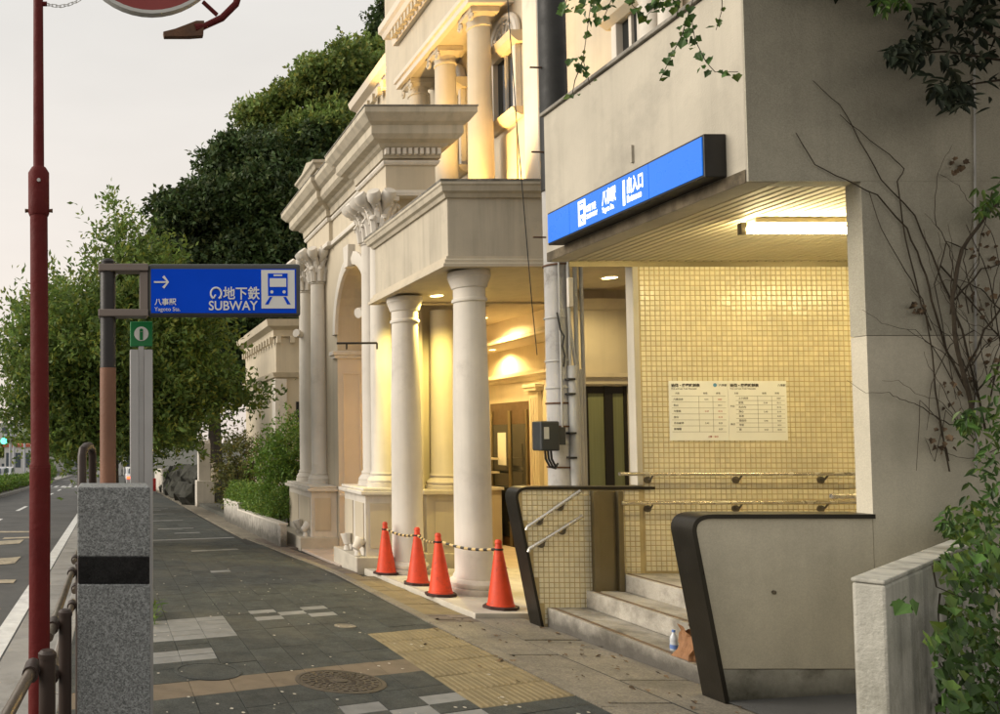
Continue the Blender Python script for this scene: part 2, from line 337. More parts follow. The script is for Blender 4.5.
def quads(V):
    """V: (n,4,3) array -> mesh of n quads"""
    n = len(V); me = bpy.data.meshes.new('leaves'); me.vertices.add(n * 4); me.vertices.foreach_set('co', V.astype(np.float32).ravel())
    me.loops.add(n * 4); me.loops.foreach_set('vertex_index', np.arange(n * 4, dtype=np.int32))
    me.polygons.add(n); me.polygons.foreach_set('loop_start', np.arange(0, n * 4, 4, dtype=np.int32)); me.polygons.foreach_set('loop_total', np.full(n, 4, np.int32))
    me.update(calc_edges=True); return me
def unit(a): return a / np.maximum(1e-9, np.linalg.norm(a, axis=-1, keepdims=True))
def leaf_quads(P, A, l0, l1, wr=.45, droop=0.):
    n = len(P); A = unit(A + RNG.normal(0, .55, (n, 3)) + np.array([0, 0, -droop])); Nn = unit(RNG.normal(0, 1, (n, 3)) + np.array([0, 0, .9])); B = unit(np.cross(A, Nn))
    L = RNG.uniform(l0, l1, (n, 1)); W = L * wr; up = unit(np.cross(B, A)) * W * .25
    return np.stack([P, P + A * L * .45 + B * W * .5 + up, P + A * L, P + A * L * .45 - B * W * .5 + up], 1)
def shoots(C, D, length, nl, l0, l1, wr=.45, droop=0., spread=.3):
    """leafy shoots: start points C, directions D; nl leaves along each"""
    n = len(C); t = RNG.uniform(.05, 1, (n, nl, 1)); Ln = RNG.uniform(length[0], length[1], (n, 1, 1))
    P = C[:, None, :] + D[:, None, :] * Ln * t + RNG.normal(0, 1, (n, nl, 3)) * (.03 + spread * .1 * Ln)
    A = D[:, None, :] * .6 + RNG.normal(0, .7, (n, nl, 3))
    return leaf_quads(P.reshape(-1, 3), A.reshape(-1, 3), l0, l1, wr, droop)
def sphere(n): return unit(RNG.normal(0, 1, (n, 3)))
def crown(blobs, dens, length, nl, l0, l1, wr=.5, up=.35, inner=.55, droop=0.):
    V = []
    for (c, r) in blobs:
        c = np.array(c, float); r = np.array(r, float)
        n = int(dens * (r[0] * r[1] + r[1] * r[2] + r[0] * r[2]) / 3 * 12)
        d = sphere(n); rad = RNG.uniform(inner, 1.0, (n, 1)) * (1 + .16 * np.sin(d[:, :1] * 7 + c[0]) * np.sin(d[:, 2:] * 6 + c[1]) + .08 * np.sin(d[:, 1:2] * 13))
        C = c + d * r * rad
        D = unit(d + np.array([0, 0, up]) + RNG.normal(0, .35, (n, 3)))
        V.append(shoots(C, D, length, nl, l0, l1, wr, droop))
    return np.concatenate(V)
def foliage(name, V, m, parent): return mkobj(name, quads(V), m, parent, fix=False)
def branches(name, base, h, r0, tips, parent, m='bark', lean=(0, 0), n=9):
    mb = MB(); base = Vector(base); top = base + Vector((lean[0], lean[1], h))
    mb.tube([base, base.lerp(top, .3) + Vector((.03, .02, 0)) * h * .1, base.lerp(top, .65), top], [r0 * 1.25, r0, r0 * .8, r0 * .55], n)
    for i, t in enumerate(tips):
        t = Vector(t); a = base.lerp(top, .55 + .45 * ((i * 37) % 10) / 10); mid = a.lerp(t, .5) + Vector((0, 0, .12 * (t - a).length))
        mb.tube([a, mid, t], [r0 * .5, r0 * .3, r0 * .08], 6)
        for k in range(3):
            q = a.lerp(t, .45 + .2 * k); e = q + Vector((random.uniform(-1, 1), random.uniform(-1, 1), random.uniform(.1, .9))) * min(.9, (t - a).length * .35)
            mb.tube([q, e], [r0 * .16, r0 * .03], 4)
    return mb.build(name, m, parent, smooth=True)

# ================================================================== THE SETTING
YS = [-30, 0, 10, 20, 40, 60, 90, 120, 150, 200, 400, 900]
def strip(name, x0, x1, ys, h, m, kind=True):
    mb = MB()
    for a, b in zip(ys[:-1], ys[1:]):
        xa0, xa1 = (x0(a), x1(a)) if callable(x0) else (x0, x1); xb0, xb1 = (x0(b), x1(b)) if callable(x0) else (x0, x1)
        mb.add([(xa0, a, GZ(a) + h), (xa1, a, GZ(a) + h), (xb1, b, GZ(b) + h), (xb0, b, GZ(b) + h)], [(0, 1, 2, 3)])
    o = mb.build(name, m); return struct(o) if kind else o
strip('ground', -900., 900., YS, -.22, 'ground')
road = strip('road', -13., -.9, YS, -.13, 'asphalt')
strip('gutter', -.92, -.44, [-30, 0, 10, 20, 40, 60, 90, 120], -.124, 'gutter')
KERB = [-.46, -.32]
kerb = MB()
for k in range(60): kerb.gbox(KERB[0], KERB[1], 1.2 + k * .6 + .004, 1.2 + (k + 1) * .6 - .004, -.2, .0)
struct(kerb.build('kerb', 'gutter', bevel=.012))
# painted markings, each 4 mm above the asphalt
def mark(x0, x1, y0, y1, m='paint_white', h=-.126, name='road_marking', skew=0.):
    mb = MB(); mb.add([(x0, y0, GZ(y0) + h), (x1, y0 + skew, GZ(y0 + skew) + h), (x1, y1 + skew, GZ(y1 + skew) + h), (x0, y1, GZ(y1) + h)], [(0, 1, 2, 3)])
    return mb.build(name, m, road)
mark(-1.12, -.94, -5, 58, name='edge_line')
for k in range(9): mark(-3.42, -3.28, 14 + k * 7.5, 17.2 + k * 7.5, name='lane_line')
mark(-5.75, -5.55, 5, 120, name='edge_line')
for (a, b, c, d, q) in [(-3.1, -1.5, 19.6, 20.0, .1), (-2.6, -1.9, 16.4, 17.3, .5), (-3.0, -2.2, 14.6, 15.1, .4), (-2.2, -1.6, 13.0, 14.0, .5), (-3.1, -1.35, 11.2, 11.55, .05), (-2.4, -1.5, 17.9, 18.3, .3)]:
    mark(a, b, c, d, 'paint_tan', -.122, 'painted_symbol', q)
for k in range(9): mark(-5.3 + k * .52, -5.04 + k * .52, 60, 63.5, name='crosswalk_bar')
mark(-5.3, -.9, 57.2, 57.6, name='stop_line')
mark(-5.3, -.9, 76, 76.4, name='stop_line')

# ---- sidewalk: bed sheet + tiles laid on a grid that runs oblique to the kerb
def edge_x(y):                                            # right edge of the dark paving
    for (a, xa), (b, xb) in zip([(-30, 3.08), (8, 3.08), (11.5, 3.16), (14, 3.0), (18, 2.72), (60, 2.6)], [(8, 3.08), (11.5, 3.16), (14, 3.0), (18, 2.72), (60, 2.6), (900, 2.6)]):
        if a <= y <= b: return xa + (xb - xa) * (y - a) / (b - a)
    return 3.
SY = [-5, 0, 4, 6, 8, 9, 10, 11.5, 13, 14, 16, 18, 22, 28.6]
sidewalk = strip('sidewalk', lambda y: -.32, lambda y: edge_x(y) + .02, SY, -.012, 'grout')
strip('sidewalk_beyond', lambda y: -.32, lambda y: edge_x(y), [28.6, 40, 60, 90, 120], -.002, 'tile_dark')
GX, PW, GY0, HP, SK = .26, .295, 5.24, .185, .37
WHITE = set()
for i in (0, 1): WHITE |= {(i, 5), (i, 6)}
for i in (0, 1, 2): WHITE |= {(i, k) for k in range(9, 14)}
WHITE |= {(4, 12), (4, 14), (5, 13), (6, 12), (6, 14), (4, -4), (5, -5), (6, -4), (6, -6), (4, 31)}
for i in (4, 5, 6): WHITE |= {(i, 46)} if i > 4 else {(i, 46)}
for k, ii in ((73, (3, 4, 5)), (88, (3, 4, 5)), (104, (3, 4, 5)), (66, (4, 5)), (120, (4, 5)), (115, (3, 4))): WHITE |= {(i, k) for i in ii}
def tile_mesh(nx, ny, rows, g=.0028):
    w = nx - g; d = ny - g; sk = SK * w; c = .0025
    def P(u, v, z, e=0): x = g / 2 + e + u * (w - 2 * e); y = SK * x + g / 2 + e + v * (d - 2 * e); return (x, y, z - SLOPE * y)
    mb = MB()
    mb.add([P(0, 0, -.03), P(1, 0, -.03), P(1, 1, -.03), P(0, 1, -.03), P(0, 0, -c), P(1, 0, -c), P(1, 1, -c), P(0, 1, -c), P(0, 0, 0, c), P(1, 0, 0, c), P(1, 1, 0, c), P(0, 1, 0, c)],
           [(8, 9, 10, 11), (0, 1, 5, 4), (1, 2, 6, 5), (2, 3, 7, 6), (3, 0, 4, 7), (4, 5, 9, 8), (5, 6, 10, 9), (6, 7, 11, 10), (7, 4, 8, 11)])
    if rows:
        for q in range(rows):
            a = (q + .22) / rows; b = (q + .78) / rows
            mb.add([P(a, .02, -.001), P(b, .02, -.001), P(b, .98, -.001), P(a, .98, -.001), P(a + .02, .05, .0045), P(b - .02, .05, .0045), P(b - .02, .95, .0045), P(a + .02, .95, .0045)],
                   [(4, 5, 6, 7), (0, 1, 5, 4), (1, 2, 6, 5), (2, 3, 7, 6), (3, 0, 4, 7)])
    return mb
TM = {}
def tmesh(nx, ny, m, rows=0):
    key = (round(nx, 3), round(ny, 3), m, rows)
    if key not in TM:
        mb = tile_mesh(nx, ny, rows); me = bpy.data.meshes.new('paving_tile'); me.from_pydata(mb.v, [], mb.f); me.update(); me.materials.append(MATS[m]); TM[key] = (me, mb)
    return TM[key]
cells = []
def cell(i, k, nk, m, rows=0, wi=None):
    x = GX + PW * i; w = wi or PW; y = GY0 + HP * k + SK * (x - GX)
    cells.append((y, x, y, w, HP * nk, m, rows))
for i in range(-2, 10):
    wi = 3.078 - (GX + PW * 9) if i == 9 else None
    for kp in range(-8, 124, 2):
        x = GX + PW * i; ym = GY0 + HP * (kp + 1) + SK * (x - GX)
        if ym > 28.4 or x + (wi or PW) > edge_x(ym) + .01: continue
        ks = [k for k in (kp, kp + 1)]
        tact = [i >= 7 and -5 <= k <= 6 for k in ks]; wh = [(i, k) in WHITE for k in ks]
        if kp == 0 and not any(tact): cell(i, kp, 2, 'tile_brown', 0, wi)
        elif kp == 58: cell(i, kp, 1, 'tile_brown', 0, wi); cell(i, kp + 1, 1, 'tile_dark', 0, wi)
        elif any(tact) or any(wh):
            for k, t, w_ in zip(ks, tact, wh):
                if not t: cell(i, k, 1, 'tile_white' if w_ else 'tile_dark', 0, wi)
        else: cell(i, kp, 2, 'tile_dark', 0, wi)
for i in (7, 8, 9):
    for k in range(-5, 6, 2): cell(i, k, 2, 'tactile', 6 if i < 9 else 3, 3.078 - (GX + PW * 9) if i == 9 else None)
cells.sort(key=lambda c: abs(c[0] - 4.4) if c[5] != 'tile_dark' else abs(c[0] - 4.4) + 1.2)
rest = MB(); restw = MB()
for n, (_, x, y, w, d, m, rows) in enumerate(cells):
    me, mb = tmesh(w, d, m, rows); z = GZ(y) + random.uniform(-.0022, .0018)
    if n < 300:
        o = bpy.data.objects.new('tactile_tile' if m == 'tactile' else 'paving_tile', me); COL.objects.link(o); o.location = (x, y, z); put(o, sidewalk)
    else:
        (restw if m in ('tile_white', 'tile_brown') else rest).add([(a + x, b + y, c + z) for a, b, c in mb.v], mb.f)
rest.build('far_paving_tiles', 'tile_dark', sidewalk)['kind'] = 'stuff'
restw.build('far_marking_tiles', 'tile_white', sidewalk)['kind'] = 'stuff'

# ---- kerb strip and stone shoulder between the dark paving and the buildings
edging = MB(); ky = 1.5
while ky < 28:
    y0, y1 = ky + .004, ky + .9 - .004
    edging.add([(edge_x(y0) + .012, y0, GZ(y0) - .05), (edge_x(y0) + .115, y0, GZ(y0) - .05), (edge_x(y1) + .115, y1, GZ(y1) - .05), (edge_x(y1) + .012, y1, GZ(y1) - .05),
                (edge_x(y0) + .012, y0, GZ(y0) + .004), (edge_x(y0) + .115, y0, GZ(y0) + .006), (edge_x(y1) + .115, y1, GZ(y1) + .006), (edge_x(y1) + .012, y1, GZ(y1) + .004)],
               [(3, 2, 1, 0), (4, 5, 6, 7), (0, 1, 5, 4), (1, 2, 6, 5), (2, 3, 7, 6), (3, 0, 4, 7)]); ky += .9
struct(edging.build('edging_stone', 'slab'))
shoulder = strip('stone_shoulder', lambda y: edge_x(y) + .1, lambda y: 5.2, SY, -.042, 'grout')
def slab(x0, x1, y0, y1, m='slab', name='paving_slab', dh=None, g=.005):
    dh = random.uniform(-.004, .003) if dh is None else dh
    mb = MB(); mb.gbox(x0 + g, x1 - g, y0 + g, y1 - g, -.05, dh); return mb.build(name, m, shoulder, bevel=.004)
for a, b in zip((1.3, 2.6, 3.9, 5.2, 6.5), (2.6, 3.9, 5.2, 6.5, 7.85)): slab(3.2, 3.61, a, b, g=.007)
for a, b in zip((1.7, 3.05, 4.4, 5.75, 7.05), (3.05, 4.4, 5.75, 7.05, 8.02)): slab(3.61, 4.12, a, b, g=.007)
MB().gbox(3.6035, 3.6165, 1.3, 8.0, -.04, -.003).build('joint_dirt', 'grout', shoulder); MB().gbox(edge_x(3) + .117, edge_x(3) + .1265, 1.3, 7.9, -.04, -.002).build('joint_dirt', 'grout', shoulder)
for r in range(4):                                         # dark grooved brick course
    for k in range(2): slab(3.2 + .21 * k, 3.41 + .21 * k, 7.85 + r * .1, 7.95 + r * .1, 'brick_paver', 'brick')
for r in range(10):                                        # buff tiles before the porch
    for k in range(2 if r < 9 else 1): slab(edge_x(8.4 + r * .31) + .12 + .2 * k, min(3.62, edge_x(8.4 + r * .31) + .32 + .2 * k), 8.25 + r * .31, 8.56 + r * .31, 'tactile', 'buff_tile', g=.003)
for r in range(44):                                        # brown bricks past the gateway
    y = 11.35 + r * .12; x0 = edge_x(y + .06) + .12; nb = max(1, int((3.5 - x0) / .22))
    for k in range(nb): slab(x0 + k * .22, min(3.5, x0 + (k + 1) * .22), y, y + .12, 'brick_paver', 'brick', g=.003)
for r in range(8):
    for k in range(4): slab(3.5 + .32 * k, 3.82 + .32 * k, 12.3 + r * .3, 12.6 + r * .3, 'apron', 'apron_tile', g=.002)
struct(MB().gbox(2.75, 3.5, 16.65, 60, -.1, -.002).build('concrete_verge', 'slab'))
fc = MB(); fc.add([(3.75, -2, GZ(-2) + .008), (9, -2, GZ(-2) + .3), (9, 5.24, GZ(5.3) + .3), (3.95, 5.24, GZ(5.24) + .008), (3.95, 4.9, GZ(4.9) + .008)], [(0, 1, 2, 3, 4)])
struct(fc.build('forecourt', 'asphalt'))

# ---- covers let into the paving
def cover(name, label, cx, cy, r, m, ribs=True):
    t = thing(name, label, 'manhole cover', (cx, cy, GZ(cy)))
    def tilt(mb):
        mb.v = [(x, y, z - SLOPE * (y - cy) + GZ(cy)) for x, y, z in mb.v]; return mb
    tilt(MB().lathe([(r, -.01), (r, .004), (r - .03, .006), (r - .03, .001)], cx, cy, 40, caps=False)).build('rim', m, t, smooth=True)
    tilt(MB().lathe([(r - .034, -.01), (r - .034, .004), (0.001, .004)], cx, cy, 40, caps=False)).build('lid', m, t)
    if ribs:
        mb = MB()
        for k in range(24):
            a = 2 * math.pi * k / 24
            for q in range(4):
                r0 = r * (.25 + .16 * q); da = .05 + .02 * (q % 2); aa = a + (q % 2) * .13
                pts = [(cx + rr * math.cos(aa + s), cy + rr * math.sin(aa + s)) for rr, s in ((r0, -da), (r0 + r * .11, -da), (r0 + r * .11, da), (r0, da))]
                mb.prism(pts, 'z', .003, .009)
        mb.lathe([(.05, .003), (.05, .01), (.02, .012)], cx, cy, 14)
        tilt(mb).build('cast_pattern', m, t)
    return t
mat('cast_iron', (.085, .07, .055, 1), .6, .25, 8, .3, 90, metal=.3)
cover('manhole_cover', 'round patterned iron manhole cover on the brown tile band', 1.62, 5.7, .31, 'cast_iron')
cover('manhole_cover', 'plain dark round cover in paving beside the pale tiles', .72, 5.98, .25, 'tile_dark', False)
p = onG(345, 626); cover('valve_cover', 'small tan round valve cover alone in dark paving', p.x, p.y, .1, 'slab', False)

# ================================================================== SUBWAY ENTRANCE
XF, YN, YT = 4.2, 5.2, 7.62            # street face, camera-facing end wall, tiled side wall
ZS, ZTOP = 3.2, 4.62                   # soffit and parapet top
ent = thing('subway_entrance', 'beige concrete subway entrance with yellow-lit tiled wall and steps', 'building', (5.5, 6.5, GZ(6.5)))
TW = .115
MB().box(XF, XF + .2, YN + .013, YT + .02, ZS, ZTOP).build('street_fascia', 'concrete', ent, bevel=.01)
MB().box(XF - .006, XF - .002, YN + .02, YT, ZS - .001, ZS + .085).build('drip_shade_strip', 'drip_stain_shade', ent)  # strip carries real drips and the sign's shadow as colour
MB().box(XF - .03, XF + .26, YN + .02, YT + .04, ZTOP + .002, ZTOP + .035).build('parapet_coping', 'cornice_top', ent, bevel=.006)
# camera-facing end wall with a cut-out for the opening; open joint, panels above it coloured darker to paint in shade
XJ = 4.94
nw = MB().prism([(XF + .202, ZS + .001), (9.2, ZS + .001), (9.2, 6.4), (XF + .202, 6.4)], 'y', YN + .002, YN + TW); nw.box(XF + .001, XF + .2015, YN + .002, YN + .012, ZS + .001, 6.4); nw.build('end_wall_upper', 'concrete_end_shaded', ent)
MB().box(XJ, 9.2, YN + .002, YN + TW, 2.184, ZS - .0).build('end_wall_middle', 'concrete_end_shaded', ent)
MB().box(XJ, 9.2, YN + .002, YN + TW, -.4, 2.18).build('end_wall_lower', 'concrete_end', ent)
MB().box(XJ + .02, 9.1, YN + .02, YN + TW - .01, 2.17, 2.2).build('wall_joint', 'concrete_base', ent)
MB().box(XF + .202, 9.2, YN + TW + .001, YT + .2, ZS + .16, ZS + .4).build('roof_slab', 'concrete', ent)
MB().box(9.0, 9.2, YN + .2, YT + .2, -.4, ZS + .2).build('inner_wall', 'concrete', ent)
# soffit of narrow metal slats running along the street
sof = MB().box(XF + .21, 9.0, YN + TW + .002, YT + .19, ZS + .06, ZS + .1).build('soffit', 'tile_grout', ent)
sw = .085
SLM = None; k = 0; x = XF + .215
while x + sw < 9.0:
    if SLM is None:
        mb = MB(); h = sw - .008
        mb.prism([(0, .05), (.004, .006), (.01, 0), (h - .01, 0), (h - .004, .006), (h, .05)], 'y', YN + TW + .003, YT - .012)
        o = mb.build('ceiling_slat', 'slat', sof); SLM = o.data
    else:
        o = bpy.data.objects.new('ceiling_slat', SLM); COL.objects.link(o); put(o, sof)
    o.location = (x, 0, ZS + .004); x += sw
MB().box(XF + .202, 9.0, YT - .01, YT + .005, ZS - .05, ZS + .05).build('soffit_trim', 'bronze_panel', ent)
# tiles: mosaic laid on walls in the plane y = YT, clipped by an inside test
TP = .0485
def mosaic(name, x0, x1, z0, z1, y, parent, inside=lambda x, z: True, skip=None):
    mb = MB(); nx = int((x1 - x0) / TP); nz = int((z1 - z0) / TP); g = .0036; b = .003
    for i in range(nx):
        for j in range(nz):
            a = x0 + i * TP; c = z0 + j * TP
            if not inside(a + TP / 2, c + TP / 2): continue
            X0, X1, Z0, Z1 = a + g, a + TP - g, c + g, c + TP - g; q = y - .005 - random.random() * .0012; t = random.uniform(-.0007, .0007); u = random.uniform(-.0007, .0007)
            mb.add([(X0, y, Z0), (X1, y, Z0), (X1, y, Z1), (X0, y, Z1), (X0 + b, q + t, Z0 + b), (X1 - b, q + u, Z0 + b), (X1 - b, q - t, Z1 - b), (X0 + b, q - u, Z1 - b)],
                   [(4, 5, 6, 7), (0, 1, 5, 4), (1, 2, 6, 5), (2, 3, 7, 6), (3, 0, 4, 7)])
    o = mb.build(name, 'tile_cream', parent); o['kind'] = 'stuff'; return o
XW = 5.06
tw = MB().box(XW, 9.0, YT, YT + .09, .1, ZS + .06).build('tiled_wall', 'tile_grout', ent)
mosaic('wall_tiles', XW + .012, 8.0, 1.03, ZS - .02, YT, tw)
mosaic('wall_tiles_below', XW + .012 - 0 * TP, 8.0, .25, .25 + TP * 16, YT, tw)
MB().box(XW - .055, XW + .003, YT - .008, YT + .1, 1.06, ZS - .002).build('wall_edge_trim', 'concrete', ent, bevel=.006)
MB().box(7.5, 7.56, YT - .03, YT - .001, .25, ZS - .06).build('corner_strip', 'bronze', ent)
# parapet: raked, rounded front end clad in dark metal, used on both sides of the steps
def para_outline(zb, zt, xr, n=8, top=3.76, bot=4.0, r=.13):
    pts = [(xr, zb), (bot, zb)]
    d = Vector((top - bot, zt - zb)).normalized(); corner = Vector((top, zt)); p1 = corner - d * r * .85; p2 = corner + Vector((r, 0))
    for k in range(n + 1):
        t = k / n; q = p1.lerp(corner, t).lerp(corner.lerp(p2, t), t); pts.append((q.x, q.y))
    return pts + [(xr, zt)]
def cap_band(outl, y0, y1, e, name, parent):
    path = outl[1:]; mb = MB(); vs = []; n = len(path)
    for i, p in enumerate(path):
        a = Vector(path[max(0, i - 1)]); b = Vector(path[min(n - 1, i + 1)]); t = (b - a).normalized(); nn = Vector((-t.y, t.x))
        o = Vector(p) + nn * e; q = Vector(p) - nn * .006
        vs += [(o.x, y0, o.y), (o.x, y1, o.y), (q.x, y1, q.y), (q.x, y0, q.y)]
    fs = [(i * 4 + j, (i + 1) * 4 + j, (i + 1) * 4 + (j + 1) % 4, i * 4 + (j + 1) % 4) for i in range(n - 1) for j in range(4)]
    fs += [(3, 2, 1, 0), tuple((n - 1) * 4 + j for j in range(4))]
    mb.add(vs, fs); return mb.build(name, 'bronze', parent, smooth=True, ang=30)
# near side: painted concrete with a dirty base course
zb = GZ(5.3) - .02; YL = YN + .003
oN = para_outline(zb, 1.0, XJ - .002, top=3.76, bot=3.96)
lw = MB().prism([(max(p[0], 3.9), max(p[1], .03)) if p[1] < .03 else p for p in oN if p[1] >= .03] + [(XJ - .002, .03), (3.96 - .2 * (.03 - zb) / (1.0 - zb) , .03)], 'y', YL, YL + .16).build('low_wall', 'concrete_end', ent, bevel=.004)
MB().prism([(XJ - .002, zb - .1), (3.965, zb - .1), (3.965 - .195 * (.026 - zb) / (1. - zb), .026), (XJ - .002, .026)], 'y', YL + .004, YL + .156).build('base_course', 'concrete_base', ent)
cap_band(oN, YL - .02, YL + .18, .022, 'low_wall_cap', lw)
MB().lathe([(.013, 0), (.013, .01), (.002, .012)], 0, 0, 10).build('bolt_hole', 'bracket', lw).matrix_basis = Matrix.Translation((4.28, YL, .52)) @ Matrix.Rotation(R(90), 4, 'X')
# far side: tiled parapet
zb2 = GZ(7.8) - .02
oF = para_outline(zb2, 1.03, 5.16, top=3.84, bot=4.08)
pw = MB().prism(oF, 'y', YT - .0, YT + .16)
pw = MB().prism([p if p[0] < 5.1 else (XW - .003, p[1]) for p in oF], 'y', YT + .001, YT + .16).build('tiled_parapet', 'tile_grout', ent)
def in_par(x, z):
    n = len(oF); c = False
    for i in range(n):
        (x1, z1), (x2, z2) = oF[i], oF[i - 1]
        if (z1 > z) != (z2 > z) and x < (x2 - x1) * (z - z1) / (z2 - z1) + x1: c = not c
    return c and all(True for _ in (0,))
mosaic('parapet_tiles', XW + .012 - TP * 27, XW + .01, zb2, 1.02, YT + .001, pw, lambda x, z: in_par(x - .02, z) and in_par(x + .0, z + .02) and in_par(x - .034, z - .03))
cap_band(oF, YT - .025, YT + .18, .02, 'parapet_cap', pw)
# flood-board guide: bronze channel on the tiled parapet
fg = MB().box(4.55, 4.8, YT - .05, YT - .012, .03, 1.012).build('flood_board_guide', 'bronze_panel', ent, bevel=.004)
for a in (4.535, 4.765): MB().box(a, a + .05, YT - .09, YT - .051, .03, 1.014).build('guide_rail', 'bronze_panel', fg, bevel=.004)
# three steps
for k, (xa, xb, zt) in enumerate(((4.12, 4.5, -.085), (4.49, 4.83, .075), (4.82, 9.0, .235))):
    st = MB().box(xa, xb if k < 2 else 9.0, YL + .162, YT - .012, zt - .16 if k else zt - .3, zt).build('step', 'stone_step', ent, bevel=.008)
    MB().box(xa + .035, xa + .07, YL + .17, YT - .02, zt - .01, zt + .003).build('nosing_strip', 'step_strip', st)
# handrails on wall brackets
def rail(pts, y, wall, brk, r=.017, m='steel', down=True):
    P = [Vector((x, y, z)) for x, z in pts]
    h = MB().tube(P, r, 12).build('handrail', m, ent, smooth=True)
    for (x, z) in brk:
        mb = MB(); mb.tube([(x, y, z - r * .6), (x, y + (wall - y) * .35, z - .05), (x, wall + (.012 if wall < y else -.012), z - .06)], .0085, 8)
        mb.tube([(x, wall + (.02 if wall < y else -.02), z - .06), (x, wall + (.002 if wall < y else -.002), z - .06)], .033, 14)
        mb.build('rail_bracket', 'bracket', h, smooth=True)
a = onY(528, 527, 7.52); b = onY(581, 491, 7.52); c = onY(530, 549, 7.52); d = onY(583, 516, 7.52)
for p, q in ((a, b), (c, d)):
    u = p.lerp(q, .3); v = p.lerp(q, .7)
    rail([(p.x - .01, p.z - .03), (p.x, p.z), (q.x, q.z)], 7.53, YT, [(u.x, u.z), (v.x, v.z)])
a = onY(620, 474, 7.52); rail([(a.x, a.z), (7.9, a.z)], 7.53, YT, [(onY(653, 474, 7.53).x, a.z), (onY(742, 474, 7.53).x, a.z), (onY(828, 474, 7.53).x, a.z)])
a = onY(622, 503, 7.52); rail([(a.x, a.z), (7.9, a.z + .01)], 7.53, YT, [(onY(653, 503, 7.53).x, a.z), (onY(742, 503, 7.53).x, a.z), (onY(828, 503, 7.53).x, a.z)])
a = onY(816, 495, 5.72); rail([(a.x, a.z - .0), (8.5, a.z + .02)], 5.6, YN + TW, [(5.6, a.z), (6.9, a.z)])

# fluorescent lamp under the soffit
fl = thing('fluorescent_lamp', 'glowing fluorescent tube lamp under the slatted soffit', 'lamp', (5.5, 6.12, ZS - .12))
MB().box(4.95, 6.25, 6.075, 6.165, ZS - .035, ZS + .003).build('fitting', 'slat', fl, bevel=.006)
MB().box(4.86, 4.9, 6.1, 6.14, ZS - .12, ZS - .03).build('lamp_holder', 'bracket', fl)
MB().box(6.14, 6.18, 6.1, 6.14, ZS - .12, ZS - .03).build('lamp_holder', 'bracket', fl)
MB().tube([(4.9, 6.12, ZS - .085), (6.14, 6.12, ZS - .085)], .026, 14).build('tube', 'tube_light', fl, smooth=True)
fill_tube = thing('fluorescent_lamp', 'added unseen tube lamp deeper inside, fill light behind the end wall', 'lamp', (7.6, 6.12, ZS - .12))  # unseen tube added as fill for the interior
MB().box(7.0, 8.3, 6.075, 6.165, ZS - .035, ZS + .003).build('fitting', 'slat', fill_tube)
for q in (6.96, 8.24): MB().box(q, q + .04, 6.1, 6.14, ZS - .12, ZS - .03).build('lamp_holder', 'bracket', fill_tube)
MB().tube([(7.0, 6.12, ZS - .085), (8.24, 6.12, ZS - .085)], .026, 14).build('tube', 'tube_light', fill_tube, smooth=True)

# train timetable poster
po = thing('timetable_poster', 'white two-sheet train timetable poster on the yellow tiled wall', 'poster', (5.95, YT - .01, 1.5))
pa = onY(668, 381, YT); pb = onY(787, 440.5, YT); yp = YT - .009
xm = (pa.x + pb.x) / 2
for x0, x1, s in ((pa.x, xm - .002, 0), (xm + .002, pb.x, 1)):
    sh = MB().box(x0, x1, yp - .003, yp + .004, pb.z, pa.z).build('sheet', 'paper', po)
    yt = yp - .0045; w = x1 - x0
    text('始発・終電時刻表', .034, 'ink', sh, (x0 + .02, yt, pa.z - .055), bold=.0012)
    text('First and Last Train Timetable', .02, 'ink', sh, (x0 + .02, yt, pa.z - .08))
    if s == 0:
        MB().lathe([(.018, 0), (.018, .001)], 0, 0, 16).build('emblem', 'ink_blue', sh).matrix_basis = Matrix.Translation((x1 - .12, yt, pa.z - .04)) @ Matrix.Rotation(R(90), 4, 'X')
    text('八事駅', .026, 'ink', sh, (x1 - .085, yt, pa.z - .05))
    for c_, t_ in ((.1, '方面'), (.58, '始発'), (.8, '終電')): text(t_, .02, 'ink', sh, (x0 + w * c_, yt, pa.z - .125))
    rows = 6 if s == 0 else 8; dz = .34 / rows
    names = ['八事日赤', '本山', '大曽根', '金山', '名古屋港', '新瑞橋'] if s == 0 else ['上小田井', '伏見', '丸の内', '浄心', '赤池', '豊田市', '平針', '原']
    ln = MB()
    for k in range(rows + 1): z = pa.z - .145 - k * dz; ln.box(x0 + .02 + (.05 if s else 0), x1 - .02, yt - .0002, yt + .0006, z - .0012, z + .0012)
    for q in (.5, .74): ln.box(x0 + w * q, x0 + w * q + .0018, yt - .0001, yt + .0007, pa.z - .145 - rows * dz, pa.z - .145)
    ln.build('table_rule', 'bracket', sh)
    for k in range(rows):
        z = pa.z - .145 - k * dz - dz * .68
        text(names[k], .024, 'ink', sh, (x0 + .035 + (.06 if s else 0), yt, z))
        if (k + s) % 2 == 0: text('5:%02d' % (31 + k * 3), .022, 'ink_red' if s == 0 and k == 2 else 'ink', sh, (x0 + w * .6, yt, z))
        text('0:%02d' % (7 + k * 4), .022, 'ink_red' if s == 0 and k in (0, 2, 3) else 'ink', sh, (x0 + w * .83, yt, z))
    if s == 0: text('土曜・休日', .02, 'ink_red', sh, (x1 - .2, yt, pb.z + .03))
    else: text('平日', .022, 'ink', sh, (x0 + .015, yt, pa.z - .25)); text('休日', .022, 'ink', sh, (x0 + .015, yt, pa.z - .42))

